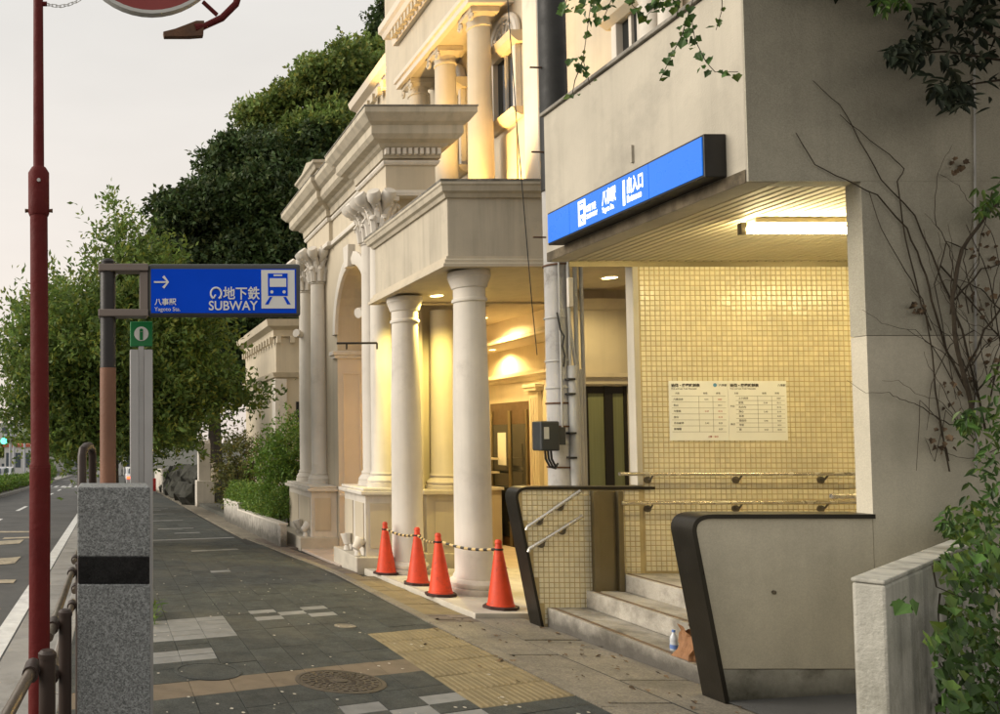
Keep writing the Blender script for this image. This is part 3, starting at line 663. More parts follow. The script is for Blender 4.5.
# blue light-box sign on the fascia
XS = 4.045; sy0, sy1, sz0, sz1 = 5.38, 7.33, 3.30, 3.575
sg = thing('station_lightbox_sign', 'long blue illuminated station sign box on the concrete fascia', 'sign', (4.12, 6.3, sz0))
MB().box(XS + .004, XF - .002, sy0, sy1, sz0 - .012, sz1 + .012).build('case', 'lightbox_case', sg, bevel=.006)
for a, b in ((sy0 + .015, 5.93), (5.936, 6.965), (6.971, sy1 - .015)):
    MB().box(XS - .004, XS + .012, a, b, sz0 + .006, sz1 - .006).build('lit_panel', 'lightbox_blue', sg)
xt = XS - .006
ux = (0, -1, 0)
def sbox(y0, y1, z0, z1, m, dx=0., name='pictogram'): return MB().box(xt - .0015 - dx, xt + .001 - dx, y0, y1, z0, z1).build(name, m, sg)
sbox(6.73, 6.83, sz0 + .03, sz1 - .03, 'lightbox_white', 0, 'pictogram_plate')
sbox(6.75, 6.81, sz0 + .12, sz1 - .055, 'lightbox_blue', .002, 'train_body'); sbox(6.758, 6.802, sz1 - .11, sz1 - .07, 'lightbox_white', .004, 'train_window')
MB().prism([(6.745, sz0 + .045), (6.757, sz0 + .045), (6.815, sz0 + .105), (6.803, sz0 + .105)], 'x', xt - .004, xt - .001).build('track', 'lightbox_blue', sg)
MB().prism([(6.815, sz0 + .045), (6.803, sz0 + .045), (6.745, sz0 + .105), (6.757, sz0 + .105)], 'x', xt - .0045, xt - .0015).build('track', 'lightbox_blue', sg)
text('Ω地下鉄', .068, 'lightbox_white', sg, (xt, 6.715, sz0 + .125), ux, sx=.52, bold=.001); text('SUBWAY', .055, 'lightbox_white', sg, (xt, 6.715, sz0 + .065), ux, sx=.68, bold=.001)
text('八事駅', .13, 'lightbox_white', sg, (xt, 6.50, sz0 + .125), ux, sx=.46, bold=.003); text('Yagoto Sta.', .062, 'lightbox_white', sg, (xt, 6.50, sz0 + .055), ux, sx=.55, bold=.001)
text('1', .27, 'lightbox_white', sg, (xt, 6.26, sz0 + .045), ux, sx=.6, bold=.008)
text('出入口', .13, 'lightbox_white', sg, (xt, 6.185, sz0 + .125), ux, sx=.5, bold=.004); text('Entrance', .075, 'lightbox_white', sg, (xt, 6.185, sz0 + .05), ux, sx=.64, bold=.002)
MB().box(XF - .02, XF + .001, 6.33, 6.35, 3.72, 3.86).build('fascia_bracket', 'concrete', ent)

# oblique planter wall in front of the end wall
A = Vector((3.32, 3.45)); B = Vector((5.6, 5.1)); d = (B - A).normalized(); nrm = Vector((-d.y, d.x)) * .11
pl = thing('planter_wall', 'low weathered concrete planter wall overgrown with ivy', 'wall', (4.2, 4.2, -.1))
q = [A, B, B + nrm, A + nrm]
mb = MB(); zs = [GZ(p.y) - .1 for p in q]
mb.add([(p.x, p.y, z) for p, z in zip(q, zs)] + [(p.x, p.y, .885) for p in q], [(3, 2, 1, 0), (4, 5, 6, 7), (0, 1, 5, 4), (1, 2, 6, 5), (2, 3, 7, 6), (3, 0, 4, 7)])
mb.build('wall_face', 'concrete_planter', pl, bevel=.012)
MB().prism([(p.x + s * .004, p.y) for p, s in zip(q, (-1, 1, 1, -1))], 'z', .887, .905).build('coping', 'concrete_planter', pl, bevel=.006)
soil = MB(); soil.add([(A.x + .3, A.y + .12, .55), (9, A.y + .12, .55), (9, 5.19, .6), (5.5, 5.04, .6)], [(0, 1, 2, 3)])

# litter on the steps
bt = thing('plastic_bottle', 'small clear plastic bottle with blue label on the steps', 'bottle')
c = onY(667.5, 640, 6.05); bx, by, bz = 4.24, 6.08, -.085
bs = lambda pr_: [(r_ * .8, z_ * .78) for r_, z_ in pr_]
MB().lathe(bs([(.001, 0), (.03, .003), (.033, .01), (.033, .075), (.03, .085), (.033, .095), (.031, .13), (.014, .165), (.013, .18)]), bx, by, 16, z0=bz).build('bottle_body', 'bottle', bt, smooth=True)
MB().lathe(bs([(.0335, .02), (.0335, .06)]), bx, by, 16, z0=bz, caps=False).build('bottle_label', 'bottle_blue', bt, smooth=True)
MB().lathe(bs([(.015, .178), (.015, .2), (.003, .201)]), bx, by, 12, z0=bz).build('bottle_cap', 'bottle_blue', bt, smooth=True)
bt.location = (0, 0, 0)
import bmesh
bm = bmesh.new(); bmesh.ops.create_cube(bm, size=1); bmesh.ops.subdivide_edges(bm, edges=bm.edges[:], cuts=5, use_grid_fill=True)
rr = random.Random(3)
for v in bm.verts:
    z = v.co.z + .5; k = 1 - .35 * z
    v.co = Vector((v.co.x * .13 * k + rr.uniform(-.012, .012) + .03 * math.sin(z * 3), v.co.y * .16 * k + rr.uniform(-.012, .012), z * .24 + rr.uniform(-.012, .012) * (z > .1)))
for f in [f for f in bm.faces if f.calc_center_median().z > .215]: bm.faces.remove(f)
me = bpy.data.meshes.new('paper_bag'); bm.to_mesh(me); bm.free()
bag = mkobj('paper_bag', me, 'paper_bag', smooth=False); bag.location = (4.2, 5.86, -.083); tag(bag, 'crumpled brown paper bag left on the lowest step', 'bag')

# ================================================================== HALL: PORCH, GATEWAY, MAIN FACADE
def column_prof(r, h, ped=0.):
    """Tuscan column profile"""
    return [(r * 1.42, 0), (r * 1.42, .07), (r * 1.3, .075), (r * 1.38, .1), (r * 1.38, .13), (r * 1.25, .16), (r * 1.12, .175), (r * 1.12, .2), (r * 1.02, .23),
            (r, h * .35), (r * .97, h * .6), (r * .87, h - .5), (r * .86, h - .36), (r * .94, h - .355), (r * .97, h - .335), (r * .94, h - .315), (r * .87, h - .31), (r * .87, h - .2), (r * .95, h - .19), (r * .97, h - .17), (r * 1.1, h - .1), (r * 1.14, h - .075), (r * 1.17, h - .07), (r * 1.17, h - .005)]
porch = thing('porch', 'cream porch canopy on round columns beside the subway entrance', 'porch', (4.9, 10.2, GZ(10)))
CX0, CY0, CY1, CX1 = 3.84, 9.02, 11.5, 6.6
ZC0, ZC1 = 3.44, 4.4
MB().box(CX0, CX1, CY0, CY1, ZC0 + .1, ZC1 - .1).build('canopy', 'plaster_grime', porch, bevel=.008)
path = [(CX1, CY1), (CX0, CY1), (CX0, CY0), (CX1, CY0)]
path = path                                               # outward to the right while walking far -> near -> right
MB().sweep([(-.02, -.11), (.03, -.11), (.05, -.07), (.085, -.05), (.1, .005), (.115, .02), (.115, .05), (-.02, .05)], path, ZC1 - .05).build('canopy_cornice', 'plaster_grime', porch)
MB().sweep([(-.02, .0), (.118, .0), (.122, .022), (-.02, .022)], path, ZC1 + .002).build('cornice_flashing', 'cornice_top', porch)
MB().sweep([(-.02, 0), (.085, 0), (.085, .035), (.06, .05), (.06, .085), (.03, .1), (.03, .13), (-.02, .13)], path, ZC0 - .002).build('canopy_base_moulding', 'plaster', porch)
MB().box(CX0 + .01, CX1, CY0 + .01, CY1 - .01, ZC0 + .03, ZC0 + .098).build('canopy_soffit', 'plaster', porch)
fl_ = MB().gbox(3.63, CX1, 8.03, 11.5, -.2, .05).build('porch_floor', 'plinth_stone', porch, bevel=.008)
for (x, y, r) in ((4.2, 9.3, .2), (4.07, 11.0, .2)):
    zb_ = GZ(y) + .05; h = ZC0 + .005 - zb_
    cl = MB().lathe(column_prof(r, h), x, y, 28, z0=zb_).build('column', 'plaster_white', porch, smooth=True)
    MB().box(x - r * 1.55, x + r * 1.55, y - r * 1.55, y + r * 1.55, zb_ - .06, zb_ + .003).build('plinth', 'plaster_white', cl, bevel=.006)
def downlight(name, label, x, y, z, r=.06, energy=30, col=(1, .72, .28), spot=120):
    t = thing(name, label, 'lamp', (x, y, z))
    MB().lathe([(r + .02, 0), (r + .02, -.006), (r, -.01), (r, -.002)], x, y, 20, z0=z, caps=False).build('trim_ring', 'plaster_white', t)
    MB().lathe([(r, -.003), (.002, -.0035)], x, y, 20, z0=z, caps=False).build('lamp_disc', 'lamp_warm', t)
    lamp('downlight_glow', 'SPOT', (x, y, z - .03), energy, col, t, .05, (x, y, z - 1), spot)
p = onX(433, 301, 4.6)
downlight('downlight', 'round warm downlight in the porch ceiling by the inner column', 4.5, 10.95, ZC0 + .028, .085, 170, (1, .78, .24), 150)
# wall with curtained glass door behind the utility pole
MB().box(5.95, 9.0, 10.6, 10.8, 2.2, ZC0 + .03).build('porch_back_wall', 'plaster', porch)
MB().box(5.95, 6.29, 10.6, 10.8, -.5, 2.199).build('door_jamb', 'plaster', porch)
MB().box(6.88, 9.0, 10.6, 10.8, -.5, 2.199).build('porch_side_wall', 'plaster', porch)
MB().sweep([(0, 0), (.1, 0), (.1, -.05), (.06, -.07), (.06, -.14), (.02, -.16), (0, -.16)], [(5.9, 10.6), (9.0, 10.6)], 2.36).build('door_lintel', 'plaster', porch)
MB().sweep([(0, 0), (.14, 0), (.1, -.06), (.04, -.12), (0, -.14)], [(5.9, 10.6), (9.0, 10.6)], ZC0 - .1).build('wall_cornice', 'plaster', porch)
dr = thing('glass_door', 'dark-framed glass door with green curtain behind the utility pole', 'door', (6.6, 10.65, -.33))
for a, b in ((6.292, 6.36), (6.58, 6.69), (6.84, 6.878)): MB().box(a, b, 10.63, 10.7, -.35, 2.195).build('door_frame', 'door_frame', dr)
MB().box(6.361, 6.839, 10.64, 10.69, 2.1, 2.194).build('door_head', 'door_frame', dr)
for a, b in ((6.361, 6.579), (6.691, 6.839)): MB().box(a, b, 10.655, 10.665, -.33, 2.1).build('pane', 'curtain', dr)
MB().tube([(6.4, 10.6, .55), (6.56, 10.6, .55)], .012, 8).build('push_bar', 'steel', dr)
# hall front and lobby seen past the porch
lob = thing('lobby', 'warm-lit lobby front with cornices, pilasters and dark doorway beyond the porch', 'room', (7, 13, GZ(13)))
MB().gbox(5.72, 10.0, 11.51, 15.6, -.2, .045).build('lobby_floor', 'apron', lob)
MB().box(5.72, 10, 15.6, 15.8, -.7, 3.6).build('lobby_back_wall', 'plaster', lob)
MB().box(5.72, 10, 11.51, 15.59, 3.5, 3.6).build('lobby_ceiling', 'plaster', lob)
MB().box(6.72, 10, 11.52, 15.58, 3.12, 3.498).build('bulkhead', 'plaster_pink', lob)
MB().sweep([(0, 0), (.05, 0), (.07, -.04), (.13, -.07), (.13, -.11), (0, -.11)], [(6.72, 15.58), (6.72, 11.52)], 3.22).build('bulkhead_cornice', 'plaster', lob)
MB().box(7.3, 7.5, 10.81, 15.58, -.7, 3.118).build('front_wall', 'plaster', lob)
MB().sweep([(0, 0), (.04, 0), (.06, .05), (.14, .09), (.14, .15), (0, .15)], [(7.3, 15.58), (7.3, 10.9)], 2.5).build('front_cornice', 'plaster', lob)
for y in (12.5, 13.5):
    pf = MB().box(7.22, 7.299, y, y + .28, -.5, 2.3).build('pilaster', 'plaster', lob, bevel=.006)
    for k in range(3): MB().box(7.208, 7.219, y + .04 + k * .08, y + .075 + k * .08, -.2, 2.2).build('flute', 'plaster', pf, bevel=.003)
    MB().box(7.16, 7.298, y - .05, y + .33, 2.301, 2.36).build('pilaster_cap', 'plaster', pf, bevel=.01); MB().box(7.14, 7.297, y - .07, y + .35, 2.361, 2.42).build('pilaster_cap', 'plaster', pf, bevel=.01)
dw = MB().box(7.28, 7.299, 13.9, 15.3, -.5, 2.15).build('doorway', 'wood_dark', lob)
for a, b in ((13.98, 14.5), (14.6, 15.2)):
    MB().box(7.27, 7.279, a, b, -.3, 1.75).build('door_glass', 'glass_dark', dw)
    for c_ in (a - .05, b): MB().box(7.255, 7.278, c_, c_ + .05, -.45, 2.0).build('door_stile', 'bronze_panel', dw)
ctr = MB().box(6.85, 7.2, 14.75, 15.3, GZ(15) + .045, .55).build('counter', 'plaster', lob, bevel=.01)
MB().box(6.8, 7.22, 14.7, 15.34, .551, .6).build('counter_top', 'plaster_white', ctr)
for z in (.85, 1.1): MB().box(6.87, 7.18, 14.78, 15.28, z, z + .035).build('display_shelf', 'plaster', ctr)
for a in (14.78, 15.24): MB().box(6.88, 6.92, a, a + .04, .601, 1.4).build('display_post', 'plaster', ctr)
for k in range(5): MB().lathe([(.02, 0), (.055, .03), (.055, .07), (.03, .1)], 6.95, 14.84 + .09 * k, 12, z0=.886).build('display_bowl', 'plaster_white', ctr, smooth=True)
MB().box(7.262, 7.269, 14.7, 15.0, 1.0, 1.6).build('notice', 'paper', lob)
downlight('downlight', 'added warm porch ceiling downlight brightening the wall of the curtained door', 6.1, 9.7, ZC0 + .028, .085, 42, (1, .78, .38), 165)  # fixture added to brighten the door wall
downlight('downlight', 'warm downlight under the lobby bulkhead past the porch', 7.0, 14.6, 3.119, .06, 110, (1, .7, .26), 160)
downlight('downlight', 'warm downlight in the lobby ceiling beside the gateway pier', 6.2, 13.2, 3.499, .06, 150, (1, .72, .3), 160)

# ---- arched gateway
gate = thing('arched_gateway', 'cream classical arched gateway with paired columns and heavy cornice', 'gateway', (4.5, 14, GZ(14)))
GX0, GX1, GYN, GYF = 4.18, 4.84, 11.95, 16.5
AY0, AY1, ASP, ARAD = 12.72, 14.66, 3.4, .97
ayc = (AY0 + AY1) / 2
# street wall with arch opening, built as an outline with a round-headed hole
n = 20; arc = [(ayc + ARAD * math.cos(math.pi * k / n), ASP + ARAD * 1.15 * math.sin(math.pi * k / n)) for k in range(n + 1)]   # from far side over the top to the near side
outl = [(AY0, -.9), (GYN, -.9), (GYN, 5.9), (GYF, 5.9), (GYF, -.9), (AY1, -.9)] + arc
MB().prism(outl, 'x', GX0, GX0 + .5).build('arch_wall', 'plaster', gate)
MB().box(GX0 + .502, GX1, AY1 + .5, GYF, -.9, 5.9).build('far_pier', 'plaster_pink', gate)
MB().box(GX0 + .502, 5.7, GYN + .2, AY0 - .0, -.9, 3.6).build('near_pier', 'plaster', gate)
MB().box(GX0 + .502, GX1, GYN, AY1 + .499, 3.605, 5.9).build('upper_block', 'plaster', gate)
MB().box(5.6, 5.7, AY0 + .002, AY1 + 2, -.9, 3.6).build('inner_wall', 'plaster_pink', gate)
# archivolt and keystone
av = MB(); vs = []
for k in range(n + 1):
    a = math.pi * k / n
    for rr_, xx in ((ARAD - .03, GX0 + .01), (ARAD - .03, GX0 - .05), (ARAD + .05, GX0 - .07), (ARAD + .16, GX0 - .04), (ARAD + .16, GX0 + .01)):
        vs.append((xx, ayc + rr_ * math.cos(a), ASP + rr_ * 1.15 * math.sin(a)))
av.add(vs, [(k * 5 + j, (k + 1) * 5 + j, (k + 1) * 5 + j + 1, k * 5 + j + 1) for k in range(n) for j in range(4)]); av.build('archivolt', 'plaster_white', gate, smooth=True)
MB().prism([(ayc - .1, ASP + ARAD * 1.15 - .08), (ayc + .1, ASP + ARAD * 1.15 - .08), (ayc + .15, ASP + ARAD * 1.15 + .3), (ayc - .15, ASP + ARAD * 1.15 + .3)], 'x', GX0 - .12, GX0 + .02).build('keystone', 'plaster_white', gate, bevel=.01)
for y0, y1 in ((AY1 - .03, AY1 + .2), (AY0 - .2, AY0 + .03)):
    MB().box(GX0 - .06, GX0 + .53, y0, y1, 2.96, 3.02).build('impost', 'plaster_white', gate, bevel=.01); MB().box(GX0 - .1, GX0 + .55, y0 - .02, y1 + .02, 3.021, 3.1).build('impost', 'plaster_white', gate, bevel=.015)
# far jamb panels (facing the camera)
for z0, z1 in ((.62, 2.7), (-.35, .3)):
    fr_ = MB()
    x0, x1 = GX0 + .09, GX0 + .42
    for a in ((x0, x1, z0, z0 + .03), (x0, x1, z1 - .03, z1), (x0, x0 + .03, z0 + .031, z1 - .031), (x1 - .03, x1, z0 + .031, z1 - .031)): fr_.box(a[0], a[1], AY1 - .018, AY1 - .001, a[2], a[3])
    fr_.build('jamb_panel', 'plaster_pink', gate, bevel=.004)
MB().box(GX0 + .003, GX0 + .497, AY1 - .002, AY1 + .2, -.9, 2.95).build('jamb_lining', 'plaster_pink', gate)
MB().sweep([(0, 0), (.05, 0), (.05, .04), (.02, .07), (.02, .1), (0, .1)], [(GX0, AY1 - .002), (GX0 + .5, AY1 - .002)], .42).build('jamb_moulding', 'plaster_pink', gate)
# entablature breaks forward over each pair of columns
YE = 11.76
brk = [(GX1, GYF), (4.1, GYF), (4.1, 14.85), (4.17, 14.85), (4.17, 13.0), (4.1, 13.0), (4.1, YE), (GX1, YE), (GX1, 13.2)]
MB().prism([(x, y) for x, y in brk], 'z', 5.1, 5.66).build('entablature', 'plaster', gate, bevel=.006)
MB().sweep([(-.1, 0), (.05, 0), (.05, .05), (.03, .09), (-.1, .09)], brk, 5.09).build('architrave_band', 'plaster_white', gate)
MB().sweep([(-.1, 0), (.03, 0), (.05, .03), (.05, .06), (-.1, .06)], brk, 5.56).build('frieze_band', 'plaster_white', gate)
cp = [(-.1, -.02), (.06, -.02), (.07, .1), (.12, .13), (.15, .17), (.25, .2), (.3, .26), (.3, .38), (.36, .42), (.44, .52), (.44, .6), (-.1, .6)]
MB().sweep(cp, brk, 5.67).build('cornice', 'plaster_grime', gate)
MB().sweep([(-.1, 0), (.45, 0), (.45, .02), (-.1, .03)], brk, 6.271).build('cornice_flashing', 'cornice_top', gate)
MB().prism([(x, y) for x, y in brk], 'z', 5.67, 6.24).build('cornice_core', 'plaster', gate)
for k in range(10): MB().box(4.06 + k * .085, 4.06 + k * .085 + .052, YE - .13, YE - .045, 5.69, 5.78).build('dentil', 'plaster_white', gate)
cb_ = MB().box(3.86, 4.6, 14.7, 15.9, 6.3, 6.5).build('crest_block', 'plaster_grime', gate, bevel=.01)
MB().sweep([(-.1, 0), (.05, 0), (.08, .06), (.12, .09), (.12, .14), (-.1, .14)], [(4.6, 15.9), (3.86, 15.9), (3.86, 14.7), (4.6, 14.7)], 6.5).build('crest_moulding', 'plaster_grime', cb_)
MB().prism([(14.6, 6.64), (16.0, 6.64), (15.3, 6.82)], 'x', 3.8, 4.6).build('crest_gable', 'plaster_grime', cb_)
# paired columns on pedestals, flower capitals
def capital(x, y, z, r, parent, side=1):
    mb = MB().lathe([(r * .95, 0), (r * 1.12, .02), (r * .98, .05), (r * 1.0, .3), (r * 1.3, .5), (r * 1.5, .52)], x, y, 18, z0=z)
    for ring, (zz, hh, out, nn) in enumerate(((.05, .26, .10, 8), (.22, .28, .14, 8))):
        for k in range(nn):
            a = 2 * math.pi * (k + .5 * ring) / nn; c_, s_ = math.cos(a), math.sin(a)
            P = [Vector((x + c_ * rr_, y + s_ * rr_, z + zz + h_)) for rr_, h_ in ((r * 1.02, 0), (r * 1.12, hh * .6), (r * 1.1 + out * .7, hh), (r * 1.1 + out, hh * .8))]
            mb.tube(P, [.055, .06, .045, .02], 6)
    for k in range(8):
        a = 2 * math.pi * (k + .5) / 8; c_, s_ = math.cos(a), math.sin(a); cx, cy = x + c_ * r * 1.55, y + s_ * r * 1.55
        mb.tube([(cx + .055 * math.cos(q) * c_, cy + .055 * math.cos(q) * s_, z + .46 + .055 * math.sin(q)) for q in np.linspace(0, 5, 9)], [.04 - .002 * i for i in range(9)], 7)
    mb.build('capital', 'plaster_white', parent, smooth=True)
    MB().box(x - r * 1.65, x + r * 1.65, y - r * 1.65, y + r * 1.65, z + .53, z + .6).build('abacus', 'plaster_white', parent, bevel=.01)
    for k in range(5):                                    # cup-shaped lily blooms
        a = math.pi * (.7 + .21 * k); c_, s_ = math.cos(a), math.sin(a); b = Vector((x + c_ * r * 1.7, y + s_ * r * 1.7, z + .5)); t_ = b + Vector((c_ * .13, s_ * .13, .15))
        m2 = MB().tube([b - Vector((c_ * .12, s_ * .12, .1)), b, b.lerp(t_, .35), b.lerp(t_, .7), t_], [.03, .06, .1, .105, .085], 12)
        m2.build('bloom', 'plaster_white', parent, smooth=True)
for ys, pyn, pyf in (((11.93, 12.34), 11.6, 12.7), ((15.5, 16.45), 14.72, 16.6)):
    zp = .78 if ys[0] < 13 else .62; zg = GZ(pyf) - .1
    MB().box(3.54 if ys[0] < 13 else 3.47, GX0 - .003, pyn - .04, pyf + .05, zg, GZ(pyn) + .2).build('plinth', 'plinth_stone', gate, bevel=.015)
    pedo = MB().box(3.7, GX0 - .004, pyn + .04, pyf - .04, GZ(pyn) + .18, zp - .1).build('pedestal', 'plaster_white', gate, bevel=.008)
    MB().box(3.62, GX0 - .005, pyn - .03, pyf + .03, zp - .099, zp - .04).build('pedestal_cap', 'plaster_white', pedo, bevel=.012); MB().box(3.66, GX0 - .006, pyn, pyf, zp - .039, zp).build('pedestal_cap', 'plaster_white', pedo, bevel=.012)
    for a, b in ((pyn + .1, (pyn + pyf) / 2 - .06), ((pyn + pyf) / 2 + .06, pyf - .1)): MB().box(3.685, 3.699, a, b, GZ(pyn) + .32, zp - .22).build('panel', 'plaster', pedo, bevel=.004)
    MB().box(3.76, 4.05, pyn + .025, pyn + .039, GZ(pyn) + .32, zp - .22).build('panel', 'plaster', pedo, bevel=.004)
    for y in ys:
        h = 4.48 - zp; r = .15
        MB().lathe([(r * 1.5, 0), (r * 1.5, .06), (r * 1.4, .065), (r * 1.45, .1), (r * 1.25, .15), (r * 1.1, .17), (r * 1.16, .2), (r, .24), (r, h * .4), (r * .9, h)], 4.05, y, 22, z0=zp).build('column', 'plaster_white', gate, smooth=True)
        capital(4.05, y, 4.48, .14, gate)
# engaged column on the camera-facing side of the near pier
zp = .78; zq = GZ(12) - .1
MB().box(4.62, 5.3, GYN - .22, GYN + .19, zq, zp - .1).build('pedestal', 'plaster', gate, bevel=.008); MB().box(4.55, 5.37, GYN - .3, GYN + .19, zp - .099, zp - .03).build('pedestal_cap', 'plaster', gate, bevel=.012)
MB().box(4.58, 5.34, GYN - .26, GYN + .19, zq, zq + .35).build('pedestal_foot', 'plaster', gate, bevel=.012)
MB().box(4.74, 5.18, GYN - .232, GYN - .221, zq + .45, zp - .2).build('panel', 'plaster', gate, bevel=.004)
MB().lathe([(.27, 0), (.27, .05), (.25, .06), (.26, .1), (.22, .14), (.2, .17), (.21, .2), (.185, .24), (.185, 1.2), (.165, 2.66)], 4.98, GYN + .0, 22, z0=zp - .029).build('engaged_column', 'plaster', gate, smooth=True)
MB().box(5.71, 5.72, GYN + .3, AY0, 0, .01).build('threshold', 'plaster', gate)
# lamp behind the arch
al = thing('arch_uplight', 'hidden warm lamp washing the recess inside the arch', 'lamp', (4.85, 15.0, .4))
MB().box(4.8, 4.9, 14.95, 15.05, .38, .46).build('lamp_body', 'plaster_white', al); lamp('arch_glow', 'POINT', (4.83, 14.93, 1.6), 70, (1, .62, .18), al, .08)
# small flood lamps: on the plinths and on the arch
def flood(label, p, aim, on=False, group=None):
    t = thing('flood_lamp', label, 'lamp', p); p = Vector(p); a = Vector(aim).normalized()
    MB().tube([p, p + Vector((0, 0, .04)), p + Vector((0, 0, .1))], [.05, .045, .02], 10).build('base', 'plaster_white', t, smooth=True)
    q = p + Vector((0, 0, .16)); MB().tube([q - a * .08, q - a * .07, q, q + a * .08, q + a * .09], [.04, .055, .065, .085, .085], 14).build('lamp_head', 'plaster_white', t, smooth=True)
flood('white flood lamp lying on the gateway plinth by the hedge', (3.6, 15.4, GZ(14.72) + .2), (-.3, .1, 1))
flood('squat white flood lamp on the plinth below the paired columns', (3.62, 14.9, GZ(14.72) + .2), (.6, .1, .6))
flood('white flood lamp standing on the plinth behind the first cone', (3.62, 12.3, GZ(11.42) + .2), (-.1, .1, 1))
flood('short white flood lamp on the plinth corner near the cones', (3.6, 11.7, GZ(11.42) + .2), (.5, .1, .7))
for p, a, l_ in ((onX(296, 333, 3.8), (-.6, -.5, .1), 'small spot lamp on the far column of the gateway'), (onX(358, 313, 4.0), (-.8, -.4, -.2), 'small spot lamp beside the arch opening of the gateway')):
    t = thing('spot_lamp', l_, 'lamp', p); a = Vector(a).normalized(); MB().tube([p, p - a * .1, p - a * .22], [.085, .08, .05], 12).build('lamp_head', 'plaster_white', t, smooth=True)
    MB().tube([p - a * .12, p - a * .2 + Vector((.1, 0, -.12)), p + Vector((.25, .1, -.15))], .015, 6).build('arm', 'bracket', t)
t = thing('flag_bracket', 'thin dark rod bracket sticking out below the canopy', 'bracket', onX(377, 343, 3.86)); p = onX(377, 343, 3.86); q = p + Vector((-.55, .12, .01))
MB().tube([p, q], .016, 8).build('rod', 'door_frame', t)
for s in (0, .75): u = p.lerp(q, s); MB().tube([u, u - Vector((0, 0, .09))], .013, 6).build('hook', 'door_frame', t)

# ---- main facade behind
hall = thing('hall_building', 'tall cream hall facade with columns, dentils and lit arched window', 'building', (6.6, 14, GZ(14)))
XH = 6.62
MB().box(XH, 12, 8.3, 18.9, 3.62, 12.5).build('wall', 'plaster', hall)
MB().box(XH + .5, 12, 18.9, 22.4, -1, 11.0).build('wing_wall', 'plaster', hall)
MB().box(5.06, XH - .002, 11.52, 17.6, 4.2, 4.42).build('terrace_slab', 'plaster_grime', hall)
XC = 6.2
for k, y in enumerate((13.2, 14.55, 15.85)):
    h = 4.1; cz = 4.55
    c_ = MB().lathe([(.3, 0), (.3, .1), (.24, .2), (.215, .3), (.205, 1.4), (.18, h - .3), (.2, h - .29), (.2, h - .25), (.18, h - .24), (.19, h - .15), (.26, h - .1)], XC, y, 22, z0=cz).build('column', 'plaster', hall, smooth=True)
    MB().box(XC - .24, XC + .24, y - .24, y + .24, cz + h - .1, cz + h - .002).build('abacus', 'plaster', c_, bevel=.01)
    for sx_, sy_ in ((-1, -1), (-1, 1)):
        u = Vector((XC + sx_ * .22, y + sy_ * .2, cz + h - .18)); MB().tube([u + Vector((0, .07 * math.cos(q) * (1 - q / 12), .07 * math.sin(q) * (1 - q / 12))) for q in np.linspace(0, 9, 20)], .024, 6).build('volute', 'plaster', c_, smooth=True)
    MB().box(XC + .3, XH - .002, y + .45, y + .8, 3.7, cz + h - .01).build('pilaster', 'plaster', hall, bevel=.01)
MB().box(5.92, XH - .001, 12.9, 16.1, 8.65, 9.55).build('entablature', 'plaster', hall, bevel=.01)
MB().sweep([(-.05, 0), (.05, 0), (.05, .1), (.09, .12), (.09, .2), (-.05, .2)], [(XH, 16.1), (5.92, 16.1), (5.92, 12.9), (XH, 12.9)], 8.64).build('architrave', 'plaster_pink', hall)
MB().sweep([(-.05, 0), (.08, 0), (.1, .14), (.22, .2), (.25, .3), (.3, .36), (.3, .5), (-.05, .5)], [(XH, 16.1), (5.9, 16.1), (5.9, 12.6), (XH, 12.6)], 9.56).build('main_cornice', 'plaster_pink', hall)
for k in range(19): MB().box(5.9 - .2, 5.9 - .1, 12.7 + k * .175, 12.7 + k * .175 + .09, 9.6, 9.75).build('dentil', 'plaster', hall)
MB().prism([(16.4, 10.07), (12.3, 10.07), (14.35, 11.4)], 'x', 5.9, XH).build('pediment', 'plaster', hall)
MB().sweep([(-.05, 0), (.1, 0), (.12, .12), (.3, .2), (.36, .36), (-.05, .36)], [(XH + .5, 22.4), (XH + .5, 18.9)], 10.6).build('wing_cornice', 'plaster_pink', hall)
for k in range(8): MB().box(XH + .3, XH + .42, 19.1 + k * .42, 19.3 + k * .42, 10.38, 10.58).build('dentil', 'plaster', hall)
